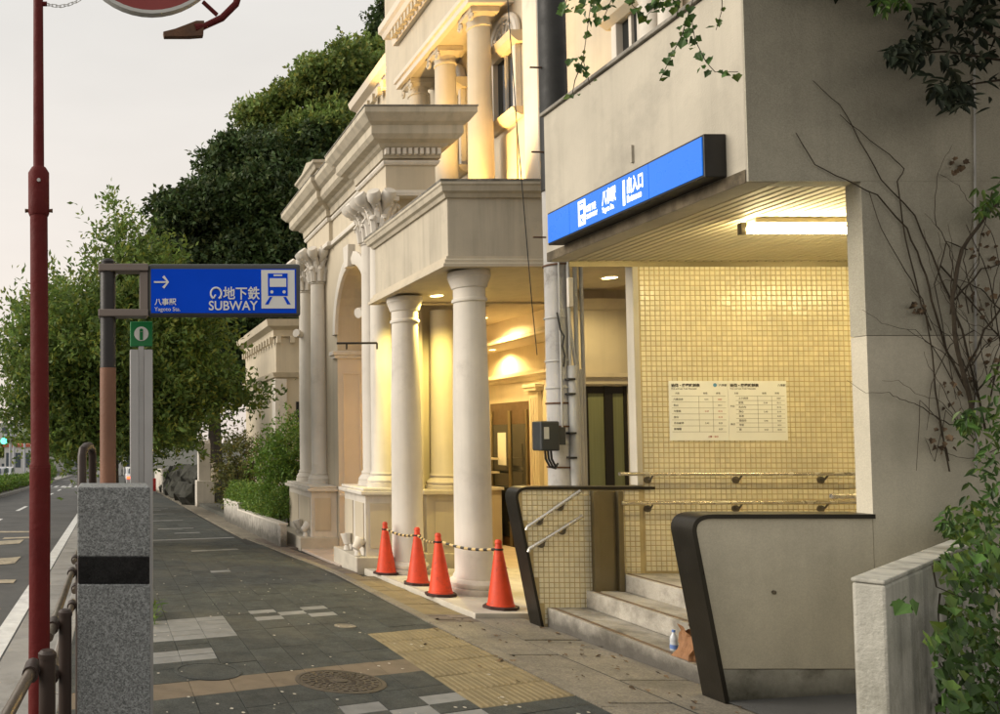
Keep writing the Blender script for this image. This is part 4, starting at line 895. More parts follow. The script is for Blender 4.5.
def window(y0, y1, z0, z1, arch=True):
    w = MB().box(XH - .012, XH - .002, y0, y1, z0, z1).build('window', 'glass_dark', hall)
    for a, b in ((y0 - .1, y0), (y1, y1 + .1)): MB().box(XH - .1, XH - .001, a, b, z0, z1).build('window_frame', 'plaster_white', w, bevel=.008)
    MB().box(XH - .05, XH - .013, (y0 + y1) / 2 - .025, (y0 + y1) / 2 + .025, z0, z1).build('mullion', 'plaster_white', w)
    MB().sweep([(0, 0), (.1, 0), (.2, .08), (.24, .18), (0, .18)], [(XH, y1 + .2), (XH, y0 - .2)], z1 + .002).build('window_hood', 'plaster', w)
    MB().sweep([(0, 0), (.06, 0), (.16, .06), (.2, .14), (0, .14)], [(XH, y1 + .18), (XH, y0 - .18)], z0 - .142).build('window_sill', 'plaster', w)
    MB().box(XH - .03, XH - .001, y0 + .06, y1 - .06, z0 - 1.5, z0 - .25).build('apron_panel', 'plaster', w, bevel=.008)
    if arch:
        yc = (y0 + y1) / 2; ra = (y1 - y0) / 2 + .1
        fan = MB(); pts = [(yc + ra * math.cos(math.pi * k / 14), z1 + .2 + ra * math.sin(math.pi * k / 14)) for k in range(15)]
        fan.prism(pts, 'x', XH - .06, XH - .001); fan.build('lunette', 'plaster_grime', w)
        am = MB(); am.tube([(XH - .06, yc + ra * math.cos(math.pi * k / 14), z1 + .2 + ra * math.sin(math.pi * k / 14)) for k in range(15)], .06, 8); am.build('lunette_rim', 'plaster_white', w, smooth=True)
        am = MB()
        for r_ in (.35, .7): am.tube([(XH - .07, yc + ra * r_ * math.cos(math.pi * k / 14), z1 + .22 + ra * r_ * math.sin(math.pi * k / 14)) for k in range(15)], .025, 6)
        for k in range(1, 6): a = math.pi * k / 6; am.tube([(XH - .07, yc + .1 * math.cos(a), z1 + .22 + .1 * math.sin(a)), (XH - .07, yc + ra * .95 * math.cos(a), z1 + .22 + ra * .95 * math.sin(a))], .022, 6)
        am.build('lunette_tracery', 'plaster_white', w, smooth=True)
window(12.75, 13.4, 6.8, 7.85)
window(14.75, 15.2, 6.55, 8.0)
window(9.72, 10.12, 5.9, 6.85, False)
MB().box(XH - .14, XH - .001, 11.7, 12.35, 3.65, 11).build('pilaster', 'plaster', hall, bevel=.01); MB().box(XH - .2, XH - .141, 11.82, 12.22, 3.65, 11).build('pilaster', 'plaster_white', hall, bevel=.01)
MB().sweep([(0, 0), (.1, 0), (.2, .1), (.24, .2), (0, .2)], [(XH, 10.35), (XH, 8.4)], 6.95).build('string_course', 'plaster', hall)
MB().lathe([(.16, 0), (.13, .1), (.12, 1.0), (.13, 1.02), (.17, 1.15), (.17, 1.2)], XH - .12, 9.42, 16, z0=5.75).build('window_column', 'plaster_white', hall, smooth=True)
MB().lathe([(.16, 0), (.13, .1), (.12, 1.0), (.13, 1.02), (.17, 1.15), (.17, 1.2)], XH - .12, 9.1, 16, z0=5.75).build('window_column', 'plaster_white', hall, smooth=True)
for k in range(7): MB().tube([(XH - .06, 9.74 + k * .06, 5.95), (XH - .06, 9.74 + k * .06, 6.3)], .014, 6).build('baluster', 'plaster_white', hall)
for x, y, z, e, l_ in ((5.8, 12.85, 4.66, 640, 'warm uplight on the canopy washing the tall facade column'), (6.3, 11.0, 5.6, 40, 'small warm uplight on the wall above the entrance roof'), (6.6, 19.6, 9.6, 160, 'warm uplight below the cornice of the far wing')):
    t = thing('facade_uplight', l_, 'lamp', (x, y, z - .25)); MB().lathe([(.08, 0), (.09, .02), (.09, .12), (.08, .14)], x, y, 14, z0=z - .25).build('lamp_body', 'door_frame', t); MB().lathe([(.075, 0), (.002, .002)], x, y, 14, z0=z - .105, caps=False).build('lens', 'lamp_warm', t)
    lamp('uplight_glow', 'SPOT', (x, y, z - .08), e, (1, .6, .17), t, .06, (x + .6, y + .15, z + 2.4), 84)

# annex beyond the gateway
an = thing('annex_building', 'low cream annex with dentil cornice seen beyond the gateway', 'building', (7, 27, GZ(27)))
MB().box(5.1, 9, 24.5, 30, GZ(30) - .2, 4.9).build('wall', 'plaster', an); MB().box(5.05, 5.4, 24.4, 24.9, GZ(30) - .2, 3.3).build('corner_pilaster', 'plaster_white', an)
MB().sweep([(-.05, 0), (.08, 0), (.1, .2), (.3, .3), (.35, .5), (-.05, .5)], [(5.1, 30), (5.1, 24.5), (9, 24.5)], 4.6).build('cornice', 'plaster', an)
MB().sweep([(-.05, 0), (.08, 0), (.14, .14), (-.05, .14)], [(5.1, 30), (5.1, 24.5), (9, 24.5)], 3.35).build('string_course', 'plaster', an)
for k in range(9): MB().box(5.1 + k * .42, 5.22 + k * .42, 24.3, 24.43, 4.4, 4.6).build('dentil', 'plaster', an)
for k in range(12): MB().box(4.92, 5.04, 24.6 + k * .45, 24.75 + k * .45, 4.4, 4.6).build('dentil', 'plaster', an)
wv = MB().box(5.7, 6.3, 24.46, 24.498, .9, 2.6).build('window', 'lamp_dim' if 'lamp_dim' in MATS else 'glass_dark', an); MB().box(5.62, 6.38, 24.42, 24.499, .8, .9).build('window_sill', 'plaster_white', wv)

# ================================================================== STREET FURNITURE
# utility pole with conduits and a junction box
up = thing('utility_pole', 'grey concrete utility pole with conduits in front of the porch', 'utility pole', (4.75, 8.3, GZ(8.3)))
UX, UY = 4.67, 8.32
MB().tube([(UX + .01, UY, GZ(8.3) - .1), (UX, UY, 3.0), (UX - .04, UY, 7.6)], [.125, .112, .095], 20).build('shaft', 'pole_concrete', up, smooth=True)
MB().tube([(UX - .0, UY - .03, 4.1), (UX - .02, UY - .05, 7.6)], [.135, .125], 18).build('cable_sleeve', 'black_sleeve', up, smooth=True)
for dx, dy, r, z1 in ((.09, -.13, .052, 2.25), (.17, -.1, .028, 2.22), (.23, -.06, .018, 4.1), (.05, -.14, .013, 4.6), (.14, -.1, .02, 4.3), (-.04, -.13, .009, 4.5)):
    z0_ = GZ(8.3) if r > .015 and r != .02 else 1.6
    MB().tube([(UX + dx, UY + dy, z0_), (UX + dx, UY + dy, (z0_ + z1) / 2), (UX + dx - .008, UY + dy, z1)], r, 12).build('conduit', 'conduit', up, smooth=True)
MB().tube([(UX + .14, UY - .1, 2.2), (UX + .1, UY - .13, 2.32), (UX + .05, UY - .14, 2.7), (UX + .05, UY - .13, 3.3)], .016, 8).build('cable', 'conduit', up, smooth=True)
MB().box(UX + .02, UX + .07, UY - .19, UY - .15, 2.85, 3.15).build('terminal_block', 'plaster_white', up, bevel=.006)
for z in (.72, .95, 1.2, 1.45, 1.62, 1.86, 2.02, 2.3, 2.75, 3.3, 4.2, 5.0):
    MB().lathe([(.126, 0), (.128, .004), (.128, .014), (.126, .018)], UX + .003, UY, 18, z0=z, caps=False).build('strap', 'rust' if int(z * 100) % 3 == 0 else 'conduit', up, smooth=True)
for k, z in enumerate((.9, 1.3, 1.55, 1.95, 2.1)): MB().box(UX + .0, UX + .07, UY - .19 - .0, UY - .12, z, z + .02).build('clip', 'black_sleeve', up)
for z in (3.6, 4.5, 5.4): MB().tube([(UX - .1, UY - .05, z), (UX - .26, UY - .06, z)], .009, 6).build('step_bolt', 'rust', up)
MB().tube([(UX - .07, UY - .13, 2.8), (UX - .05, UY - .15, 2.62), (UX - .02, UY - .16, 2.55), (UX - .04, UY - .16, 2.45), (UX - .01, UY - .15, 2.35), (UX - .02, UY - .14, 2.24)], .008, 6).build('loose_cable', 'black_sleeve', up, smooth=True)
jb = MB().box(UX - .33, UX - .14, UY - .26, UY - .08, 1.38, 1.68).build('junction_box', 'black_box', up, bevel=.015)
MB().box(UX - .139, UX - .06, UY - .22, UY - .02, 1.44, 1.62).build('box_bracket', 'black_box', jb)
MB().box(UX - .3, UX - .25, UY - .263, UY - .2605, 1.5, 1.62).build('box_label', 'rim_grey', jb)
for k in range(3): MB().tube([(UX - .25 + k * .03, UY - .18, 1.38), (UX - .25 + k * .03, UY - .19, 1.3), (UX - .2 + k * .03, UY - .17, 1.22), (UX - .12, UY - .13, 1.2), (UX - .08, UY - .1, 1.25)], .011, 6).build('box_cable', 'black_sleeve', jb, smooth=True)
t = recenter(MB().tube([(UX - .3, UY + .4, 7.4), (UX - .2, UY + .35, 5.0), (UX - .1, UY + .3, 3.0), (UX - .08, UY + .25, 2.4)], .005, 6).build('stay_wire', 'black_sleeve')); tag(t, 'thin black wire hanging beside the utility pole', 'wire')

# traffic cones joined by a striped rope bar
cones = [(3.74, 10.9), (3.8, 9.95), (3.74, 9.12), (4.02, 8.3)]
def make_cone():
    t = thing('traffic_cone', 'x', 'traffic cone', (0, 0, 0), 'red traffic cones along the porch')
    MB().lathe([(.135, .03), (.132, .045), (.125, .05), (.03, .655), (.034, .66), (.034, .68), (.022, .7), (.004, .702)], 0, 0, 24).build('cone_body', 'cone_red', t, smooth=True)
    MB().prism([(.175 * math.cos(a), .175 * math.sin(a)) for k, a in enumerate(np.linspace(0, 2 * math.pi, 8, endpoint=False) + R(22.5))], 'z', 0, .03).build('cone_foot', 'cone_base', t, bevel=.006)
    MB().lathe([(.043, .59), (.046, .6), (.043, .61)], 0, 0, 16, caps=False).build('bar_ring', 'bar_black', t, smooth=True)
    return t
clab = ['red traffic cone beside the gateway plinth, end of the striped bar', 'red traffic cone in front of the inner porch column', 'red traffic cone between the two porch columns, base overlapping the kerb', 'red traffic cone beside the tiled parapet of the subway entrance']
c0 = make_cone(); cz = []
for k, (x, y) in enumerate(cones):
    o = c0 if k == 0 else copy_tree(c0)
    z = GZ(y) + (.05 if x > 3.66 else .0) + .001
    o.location = (x, y, z); o.rotation_euler = (math.atan(-SLOPE), 0, R((12, -20, 33, 8)[k])); o['label'] = clab[k]; cz.append(Vector((x, y, z + .6)))
for k in range(3):
    a, b = cz[k] + (cz[k + 1] - cz[k]).normalized() * .05, cz[k + 1] - (cz[k + 1] - cz[k]).normalized() * .05
    t = thing('striped_bar', ('black and yellow striped bar between the first two cones by the gateway', 'black and yellow striped bar between the two middle cones', 'black and yellow striped bar reaching the cone by the tiled parapet')[k], 'barrier bar', a, 'striped bars between the cones')
    n = 14; sag = lambda s: Vector((0, 0, -.035 * 4 * s * (1 - s)))
    for q in range(n):
        s0, s1 = q / n, (q + 1) / n
        MB().tube([a.lerp(b, s0) + sag(s0), a.lerp(b, s1) + sag(s1)], .0155, 8).build('stripe', 'bar_black' if q % 2 else 'bar_yellow', t, smooth=True)

# granite pillar on the kerb side
gp = thing('granite_pillar', 'square grey granite pillar with polished black band at the kerb', 'pillar', (.02, 3.45, GZ(3.4)))
gx0, gx1, gy0, gy1 = -.135, .167, 3.33, 3.62
zt = onY(115, 487, 3.33).z
za, zb_ = onY(115, 557, 3.33).z, onY(115, 584, 3.33).z
MB().box(gx0, gx1, gy0, gy1, GZ(3.6) - .02, zb_ - .001).build('lower_block', 'granite', gp, bevel=.006)
MB().box(gx0 + .003, gx1 - .003, gy0 + .003, gy1 - .003, zb_, za).build('black_band', 'granite_black', gp, bevel=.002)
MB().box(gx0, gx1, gy0, gy1, za + .001, zt).build('upper_block', 'granite', gp, bevel=.006)

# subway direction sign on its post
sp = thing('subway_direction_sign', 'blue subway direction sign panel on a black and brown post', 'sign', (-.01, 3.76, GZ(3.76)))
YP = 3.76; xp = onY(108, 400, YP).x
ztop = onY(108, 262, YP).z; zmid = onY(108, 368, YP).z
MB().lathe([(.038, GZ(YP)), (.038, zmid)], xp, YP, 20).build('post_lower', 'post_brown', sp, smooth=True)
MB().lathe([(.0365, zmid + .001), (.0365, ztop - .015)], xp, YP, 20).build('post_upper', 'post_black', sp, smooth=True)
MB().lathe([(.03, ztop - .015), (.033, ztop), (.024, ztop + .012), (.003, ztop + .018)], xp, YP, 20).build('post_cap', 'post_black', sp, smooth=True)
sl_, sr_ = onY(148, 265, YP).x, onY(299, 265, YP).x; st_, sb_ = onY(222, 265, YP).z, onY(222, 317, YP).z
MB().box(sl_, sr_, YP - .03, YP + .03, sb_, st_).build('sign_case', 'sign_frame', sp, bevel=.012)
ya = YP - .033
fx0, fx1, fz0, fz1 = onY(151, 270, ya).x, onY(296, 270, ya).x, onY(222, 313, ya).z, onY(222, 269, ya).z
MB().box(fx0, fx1, ya, YP - .028, fz0, fz1).build('sign_face', 'sign_blue', sp)
for z in (onY(120, 269, YP).z, onY(120, 314, YP).z):
    MB().box(xp - .045, sl_ - .001, YP - .045, YP + .045, z - .017, z + .017).build('bracket_arm', 'bracket_taupe', sp, bevel=.004)
z0_, z1_ = onY(120, 314, YP).z, onY(120, 269, YP).z
MB().box(sl_ - .04, sl_ - .002, YP - .03, YP + .03, z0_ + .018, z1_ - .018).build('bracket_upright', 'bracket_taupe', sp, bevel=.003)
yf = ya - .002; PXM = 1 / (F / YP)                          # metres per photo pixel at the sign
def SP(px, py): q = onY(px, py, yf); return (q.x, yf, q.z)
def plate(x0, y0, x1, y1, m, dy=0., name='pictogram'):
    a = onY(x0, y1, yf); b = onY(x1, y0, yf); return MB().box(a.x, b.x, yf - .0012 - dy, yf + .001 - dy, a.z, b.z).build(name, m, sp, bevel=.0)
plate(261.5, 270, 294.5, 308.5, 'white_film', 0, 'pictogram_plate')
plate(268, 273.5, 287.5, 296, 'sign_blue', .0016, 'train_body'); plate(269.6, 278.5, 286, 287, 'white_film', .0032, 'train_window'); plate(273.5, 274.6, 282, 276.3, 'white_film', .0032, 'train_plate')
for px in (271.7, 284): o = MB().lathe([(.0075, 0), (.0075, .001)], 0, 0, 14).build('train_lamp', 'white_film', sp); o.matrix_parent_inverse = sp.matrix_basis.inverted(); q = SP(px, 292); o.matrix_basis = Matrix.Translation((q[0], q[1] - .0025, q[2])) @ Matrix.Rotation(R(90), 4, 'X')
for s in (-1, 1):
    xm_ = 277.8; pts = [SP(xm_ + s * 5.5, 297), SP(xm_ + s * 8.2, 297), SP(xm_ + s * 12.8, 304.5), SP(xm_ + s * 9.4, 304.5)]
    MB().prism([(p[0], p[2]) for p in pts], 'y', yf - .003, yf - .0005).build('track', 'sign_blue', sp)
ar = [SP(154, 281.3), SP(154, 282.9), SP(166.5, 282.9), SP(162.2, 287), SP(164.2, 288.6), SP(169, 282.1), SP(164.2, 275.5), SP(162.2, 277.2), SP(166.5, 281.3)]
MB().prism([(p[0], p[2]) for p in ar], 'y', yf - .0015, yf + .001).build('arrow', 'white_film', sp)
q = SP(154.5, 304.5); text('八事駅', .034, 'white_film', sp, q, bold=.0006); q = SP(154.5, 311); text('Yagoto Sta.', .0265, 'white_film', sp, q, sx=1.0)
lg = [];  q = SP(216, 293.5)
for k in range(17):
    a = R(-60) + R(300) * k / 16; lg.append((q[0] + .025 * math.cos(a), yf - .001, q[2] + .027 * math.sin(a)))
MB().tube(lg, .0048, 6).build('logo_ring', 'white_film', sp); MB().tube([lg[0], (lg[0][0] + .012, yf - .001, lg[0][2] + .004)], .0042, 6).build('logo_foot', 'white_film', sp); MB().tube([lg[-1], (q[0] - .002, yf - .001, q[2] - .006)], .0042, 6).build('logo_tail', 'white_film', sp)
q = SP(223, 298.3); text('地下鉄', .064, 'white_film', sp, q, bold=.0011, sx=.9); q = SP(208.5, 310); text('SUBWAY', .061, 'white_film', sp, q, bold=.0008, sx=.93)

# green information sign on a grey column
YI = 4.02
ip = thing('information_sign', 'small green information sign on top of a grey aluminium column', 'sign', (.18, YI, GZ(YI)))
a0, a1 = onY(130, 400, YI).x, onY(152.5, 400, YI).x; zi = onY(140, 350, YI).z
MB().box(a0, a0 + (a1 - a0) * .38, YI - .03, YI + .03, GZ(YI) - .02, zi).build('column_profile', 'alu', ip, bevel=.004); MB().box(a0 + (a1 - a0) * .62, a1, YI - .03, YI + .03, GZ(YI) - .02, zi).build('column_profile', 'alu', ip, bevel=.004)
MB().box(a0 + (a1 - a0) * .385, a0 + (a1 - a0) * .615, YI - .018, YI + .018, GZ(YI) - .02, zi + .02).build('column_core', 'alu', ip)
zg0, zg1 = onY(140, 349, YI).z + .012, onY(140, 322, YI).z
MB().box(a0 + .002, a1, YI - .022, YI + .022, zg0, zg1).build('sign_cube', 'green_sign', ip, bevel=.003)
xc, zc = (a0 + a1) / 2, (zg0 + zg1) / 2
o = MB().lathe([(.036, 0), (.036, .0015)], 0, 0, 28).build('disc', 'white_film', ip); o.matrix_parent_inverse = ip.matrix_basis.inverted(); o.matrix_basis = Matrix.Translation((xc, YI - .0222, zc)) @ Matrix.Rotation(R(90), 4, 'X')
text('i', .075, 'green_sign', ip, (xc, YI - .0255, zc - .027), align='CENTER', bold=.005)

# red pole with a round red sign and chain
rp = thing('red_sign_pole', 'dark red steel pole with collar and round red sign above', 'sign pole', (-.26, 3.0, GZ(3)))
YR = 3.0; xr = onY(40, 500, YR).x; zc0, zc1 = onY(38, 216, YR).z, onY(38, 168, YR).z; zj = onY(40, 465, YR).z
xt_ = onY(37, 0, YR).x
MB().tube([(xr - .002, YR, GZ(3) - .02), (xr, YR, zj)], .0395, 18).build('pole_base', 'red_paint', rp, smooth=True)
MB().tube([(xr, YR, zj - .01), (xr, YR, zj + .012), (xr - .008, YR, zc0)], [.0405, .0345, .0335], 18).build('pole_lower', 'red_paint', rp, smooth=True)
MB().tube([(xr - .008, YR, zc0), (xr - .008, YR, zc0 + .01), (xr - .009, YR, zc1 - .02), (xr - .009, YR, zc1)], [.036, .04, .04, .028], 18).build('collar', 'red_paint', rp, smooth=True)
for s in (-1, 1): MB().tube([(xr - .008 + s * .036, YR, zc0 + .02), (xr - .008 + s * .052, YR, zc0 + .02)], [.006, .008], 8).build('set_screw', 'rust', rp)
o = MB().tube([(xr - .005, YR - .038, zc1 - .06), (xr - .005, YR - .046, zc1 - .06)], .007, 8).build('screw', 'rim_grey', rp)
ZP = 3.95
MB().tube([(xr - .009, YR, zc1 - .01), (xt_, YR, ZP)], [.021, .0165], 14).build('pole_upper', 'red_paint', rp, smooth=True)
dc = onY(152, -60, YR); dr_ = 79 * YR / F
MB().tube([(xt_, YR, ZP - .05), (xt_ + .5, YR + .02, ZP - .02), (dc.x + .45, YR + .02, ZP - .02)], .018, 12).build('top_arm', 'red_paint', rp, smooth=True)
MB().tube([(dc.x, YR + .02, ZP - .02), (dc.x, YR + .02, dc.z + dr_ - .02)], .012, 8).build('hanger', 'red_paint', rp)
o = MB().lathe([(dr_ - .012, -.012), (dr_ - .012, .012), (.002, .014)], 0, 0, 48).build('sign_disc', 'red_sign', rp); pin = rp.matrix_basis.inverted(); o.matrix_parent_inverse = pin; o.matrix_basis = Matrix.Translation((dc.x, YR, dc.z)) @ Matrix.Rotation(R(90), 4, 'X')
o = MB().lathe([(dr_ - .013, -.016), (dr_, -.016), (dr_, .016), (dr_ - .013, .016)], 0, 0, 48, caps=False).build('sign_rim', 'rim_grey', rp, smooth=True); o.matrix_parent_inverse = pin; o.matrix_basis = Matrix.Translation((dc.x, YR, dc.z)) @ Matrix.Rotation(R(90), 4, 'X')
e = [onY(x, y, YR) for x, y in ((243, -60), (243, -20), (236, 4), (222, 18), (205, 26), (195, 29))]
MB().tube([Vector((dc.x + .45, YR, ZP - .02))] + e, [.018, .016, .015, .014, .0135, .012, .02], 10).build('curved_arm', 'red_paint', rp, smooth=True)
pts = [onY(x, y, YR) for x, y in ((163, 33), (175, 30), (196, 22), (204, 22), (203, 37), (190, 38), (164, 38))]
MB().prism([(p.x, p.z) for p in pts], 'y', YR - .012, YR + .012).build('arm_plate', 'rust', rp, bevel=.002)
MB().tube([onY(203, 2, YR), onY(217, 15, YR)], .008, 8).build('arm_stay', 'red_paint', rp)
ch = [onY(x, y, YR) for x, y in ((45, 4), (52, 5.5), (60, 6.5), (68, 5), (76, 2), (84, -3), (92, -9), (100, -16))]
MB().tube([onY(40, 4, YR), onY(47, 4, YR)], .009, 8).build('chain_lug', 'red_paint', rp)
cm = MB()
for k in range(len(ch) - 1):
    for s in (0, .5):
        a = ch[k].lerp(ch[k + 1], s); b = ch[k].lerp(ch[k + 1], s + .62); w = Vector((0, 0, .005)) if (s == 0) else Vector((0, .005, 0))
        cm.tube([a - w, b - w, b + w, a + w, a - w], .0014, 5)
cm.build('chain', 'rim_grey', rp)

# kerbside pipe guard rails
def guard(label, x0, y0, x1, y1, posts, h=(.86, .66), pm='rail_bare', rad=.018):
    t = thing('guard_rail', label, 'guard rail', (x0, y0, GZ(y0)), 'pipe guard rails along the kerb')
    for hh in h:
        MB().tube([(x0, y0, GZ(y0) + hh), (x1, y1, GZ(y1) + hh)], rad, 12).build('rail_pipe', pm, t, smooth=True)
    for s in posts:
        x, y = x0 + (x1 - x0) * s, y0 + (y1 - y0) * s
        po_ = MB().lathe([(.027, -.05), (.027, .9), (.03, .9), (.03, .915), (.02, .925)], x + .05, y, 14, z0=GZ(y)).build('post', 'brown_paint', t, smooth=True)
        for hh in h:
            MB().tube([(x - .0, y - .05, GZ(y) + hh), (x, y + .05, GZ(y) + hh)], rad + .009, 12).build('clamp', 'brown_paint', po_, smooth=True)
            MB().tube([(x, y, GZ(y) + hh), (x + .06, y, GZ(y) + hh)], .016, 8).build('clamp_arm', 'brown_paint', po_, smooth=True)
guard('near kerbside guard rail of worn brown pipes beside the red pole', -.32, 1.0, -.25, 2.66, (.97, .05))
guard('kerbside guard rail of pipes between red pole and granite pillar', -.235, 3.1, -.235, 5.1, (.12, .93))
guard('kerbside guard rail with pale pipes further along the gutter', -.245, 5.5, -.245, 8.3, (.06, .5, .94))
hb = thing('pipe_hoop', 'thick dark brown pipe hoop standing behind the granite pillar', 'barrier', (-.1, 4.2, GZ(4.2)))
xa, xb = onY(82, 450, 4.2).x, onY(82, 450, 4.2).x + .035; zt_ = onY(84, 447, 4.2).z
arcp = [(xa, 4.2, GZ(4.2) - .05), (xa, 4.2, zt_ - .05), (xa + .005, 4.21, zt_ - .015), (xa + .02, 4.25, zt_), (xa + .03, 4.6, zt_), (xa + .04, 4.66, zt_ - .02), (xa + .045, 4.68, zt_ - .06), (xa + .045, 4.68, GZ(4.6) - .05)]
MB().tube(arcp, .024, 12).build('hoop', 'brown_paint', hb, smooth=True)

# ================================================================== VEGETATION
# street tree with feathery upright shoots
def street_tree(label, base, blobs, trunk_h, r0, dens, seed=1, m='leaf_street', tips=None, leafs=(.09, .16), nl=12, ln=(.35, .85), grp=None):
    t = thing('street_tree', label, 'tree', base, grp)
    branches('trunk', base, trunk_h, r0, [Vector(b[0]) for b in blobs], t)
    V = [crown(blobs, dens * .5, ln, nl, leafs[0], leafs[1], .4, up=.9, inner=.35)]; cl = []
    for c, r in blobs:                                     # leaf clumps at the branch ends leave gaps between them
        c = np.array(c); r = np.array(r); n = int(7 + 16 * r.mean()); d_ = sphere(n)
        for k in range(n): cl.append((tuple(c + d_[k] * r * RNG.uniform(.55, 1.05)), tuple(RNG.uniform(.2, .34) * max(.55, r.mean()) * np.array([1.15, 1.15, .75]))))
    V.append(crown(cl, dens * .55, (.25, .75), nl, leafs[0], leafs[1], .42, up=.8, inner=.2))
    foliage('crown', np.concatenate(V), m, t); return t
b0 = (-.05, 15.6, GZ(15.6))
blobs = [((.2, 15.6, 3.3), (1.7, 1.6, 1.5)), ((-1.1, 15.4, 3.1), (1.05, 1.2, 1.0)), ((1.5, 15.8, 2.6), (.9, 1.1, .9)), ((.45, 15.5, 4.6), (.6, .7, .55)), ((-.15, 15.8, 1.7), (1.25, 1.2, .8)),
         ((1.1, 15.6, 1.75), (1.0, 1.1, .65)), ((-1.35, 15.3, 2.1), (.7, .9, .6)), ((2.5, 15.5, 2.15), (.5, .5, .16)), ((.12, 15.6, 5.35), (.26, .3, .75)), ((.85, 15.6, 4.95), (.22, .25, .5)), ((-.9, 15.5, 1.55), (.75, .9, .6))]
street_tree('broad leafy street tree behind the blue subway sign', b0, blobs, 3.2, .13, 30)
b1 = (.15, 27, GZ(27)); sh = lambda b, dx, dy, dz, s: [((c[0] * s + dx, (c[1] - 15.6) * s + dy, (c[2] - 1) * s + dz), tuple(q * s for q in r)) for c, r in b]
street_tree('second street tree further down the sidewalk, crown half hidden', b1, sh(blobs, .3, 27, .9, 1.15), 3.4, .14, 16, leafs=(.1, .17), nl=12)
b2 = (.0, 44, GZ(44)); street_tree('distant street tree near the far crossing', b2, sh(blobs, .0, 44, .3, 1.2), 3.6, .15, 9, leafs=(.16, .26), nl=10)
# big trees on the slope behind
def hill_tree(label, base, blobs, m, trunk_h, dens=7, leafs=(.2, .38), grp='big trees behind the hall'):
    t = thing('large_tree', label, 'tree', base, grp); branches('trunk', base, trunk_h, .4, [Vector(b[0]) for b in blobs[:6]], t)
    V = []
    for c, r in blobs:                                     # every lobe breaks up into clumps
        c = np.array(c); r = np.array(r); n = int(14 + r.mean() * 7); d = sphere(n); d[:, 2] = np.abs(d[:, 2]) * .9 + d[:, 2] * .1
        for k in range(n): rr_ = RNG.uniform(.2, .42) * r * np.array([1.15, 1.15, .8]); V.append(((c + d[k] * r * RNG.uniform(.7, 1.08)), rr_))
    foliage('crown', crown([(tuple(c), tuple(r)) for c, r in V], dens, (.35, .8), 9, leafs[0], leafs[1], .55, up=.5, inner=.3), m, t)
def bl(pts, Y): return [((onY(px, py, Y + dy)[0], Y + dy, onY(px, py, Y + dy)[2]), (r, r * 1.0, r * k)) for px, py, dy, r, k in pts]
hill_tree('tall bright green camphor crown above the gateway cornice', (11, 46, GZ(46)), bl([(335, 92, 0, 2.3, .8), (362, 72, 1, 1.8, .8), (300, 112, 0, 2.1, .8), (268, 128, 1, 1.7, .8), (376, 100, 2, 2.2, 1), (320, 145, -1, 2.0, .8), (285, 170, 0, 1.7, .8)], 46), 'leaf_camphor', 12)
hill_tree('dark dense evergreen crown between sign and gateway', (8, 44, GZ(44)), bl([(255, 185, 0, 2.2, 1.1), (238, 225, -1, 1.9, 1.2), (285, 220, -1, 2.6, 1.2), (250, 290, -1, 2.8, 1.2), (300, 280, 0, 2.6, 1.3), (215, 275, 0, 1.6, 1.2), (226, 165, 1, 1.4, 1.0), (205, 215, 0, 1.5, 1.1), (320, 190, 1, 2.6, 1.2)], 44), 'leaf_dark', 9, dens=8)
hill_tree('dark rounded tree at the lower edge of the wooded slope', (5.5, 42, GZ(42)), bl([(185, 230, 0, 1.5, 1.1), (170, 260, 0, 1.3, 1.1), (200, 210, 1, 1.3, 1.0), (180, 300, 0, 2.0, 1.3), (215, 330, 0, 2.5, 1.3), (165, 330, 1, 1.8, 1.2), (190, 390, 0, 2.6, 1.3), (260, 370, 1, 3.0, 1.4)], 42), 'leaf_dark', 6, dens=8)
hill_tree('dark conifer top peeping beside the hall pediment', (18, 50, GZ(50)), bl([(381, 20, 0, .5, 2.2), (381, 45, 0, .8, 1.8), (380, 75, 0, 1.2, 1.4), (378, 110, 0, 2.0, 1.2)], 50), 'leaf_dark', 22)
# bush and hedge behind the planting wall
t = thing('bushy_tree', 'rounded green bush tree beside the gateway columns', 'tree', (3.95, 17.6, GZ(17.6)))
bb = [((3.85, 17.4, 1.35), (.42, .6, .5)), ((4.1, 17.8, 1.0), (.6, .7, .55)), ((3.6, 17.6, .9), (.42, .6, .45)), ((3.9, 17.4, .4), (.55, .7, .4))]
branches('trunk', (3.95, 17.6, GZ(17.6)), 1.6, .06, [b[0] for b in bb], t); foliage('crown', crown(bb, 60, (.15, .4), 10, .06, .11, .45, up=.5, inner=.45), 'leaf_hedge', t)
t = thing('bronze_shrub', 'brownish green shrub behind the gatepost figure', 'shrub', (3.9, 25, GZ(25)))
bb = [((4.1, 25, .9), (.6, .9, .8)), ((4.1, 25.5, .1), (.8, .9, .7))]
branches('stem', (3.9, 25, GZ(25)), 1.2, .05, [b[0] for b in bb], t); foliage('crown', crown(bb, 30, (.2, .45), 10, .08, .15, .45, up=.5, inner=.4), 'leaf_bronze', t)
hd = thing('hedge', 'clipped bright green hedge behind the stepped planting wall', 'hedge', (3.55, 19, GZ(19)))
hbl = [((3.52 + .03 * math.sin(k * 2.1), 16.7 + k * .36, GZ(16.7 + k * .36) + .66), (.3, .3, .36)) for k in range(17)]
foliage('leaves', crown(hbl, 150, (.06, .16), 9, .035, .07, .5, up=.8, inner=.5), 'leaf_hedge', hd); mb = MB()
for k in range(17): mb.tube([(3.52, 16.7 + k * .36, GZ(17) - .3), (3.55, 16.75 + k * .36, GZ(17 + k * .36) + .5)], [.02, .008], 5)
mb.build('stem', 'bark', hd)
pw_ = thing('planting_wall', 'low white stepped planting wall with black stains before the hedge', 'wall', (3.2, 19, GZ(19)))
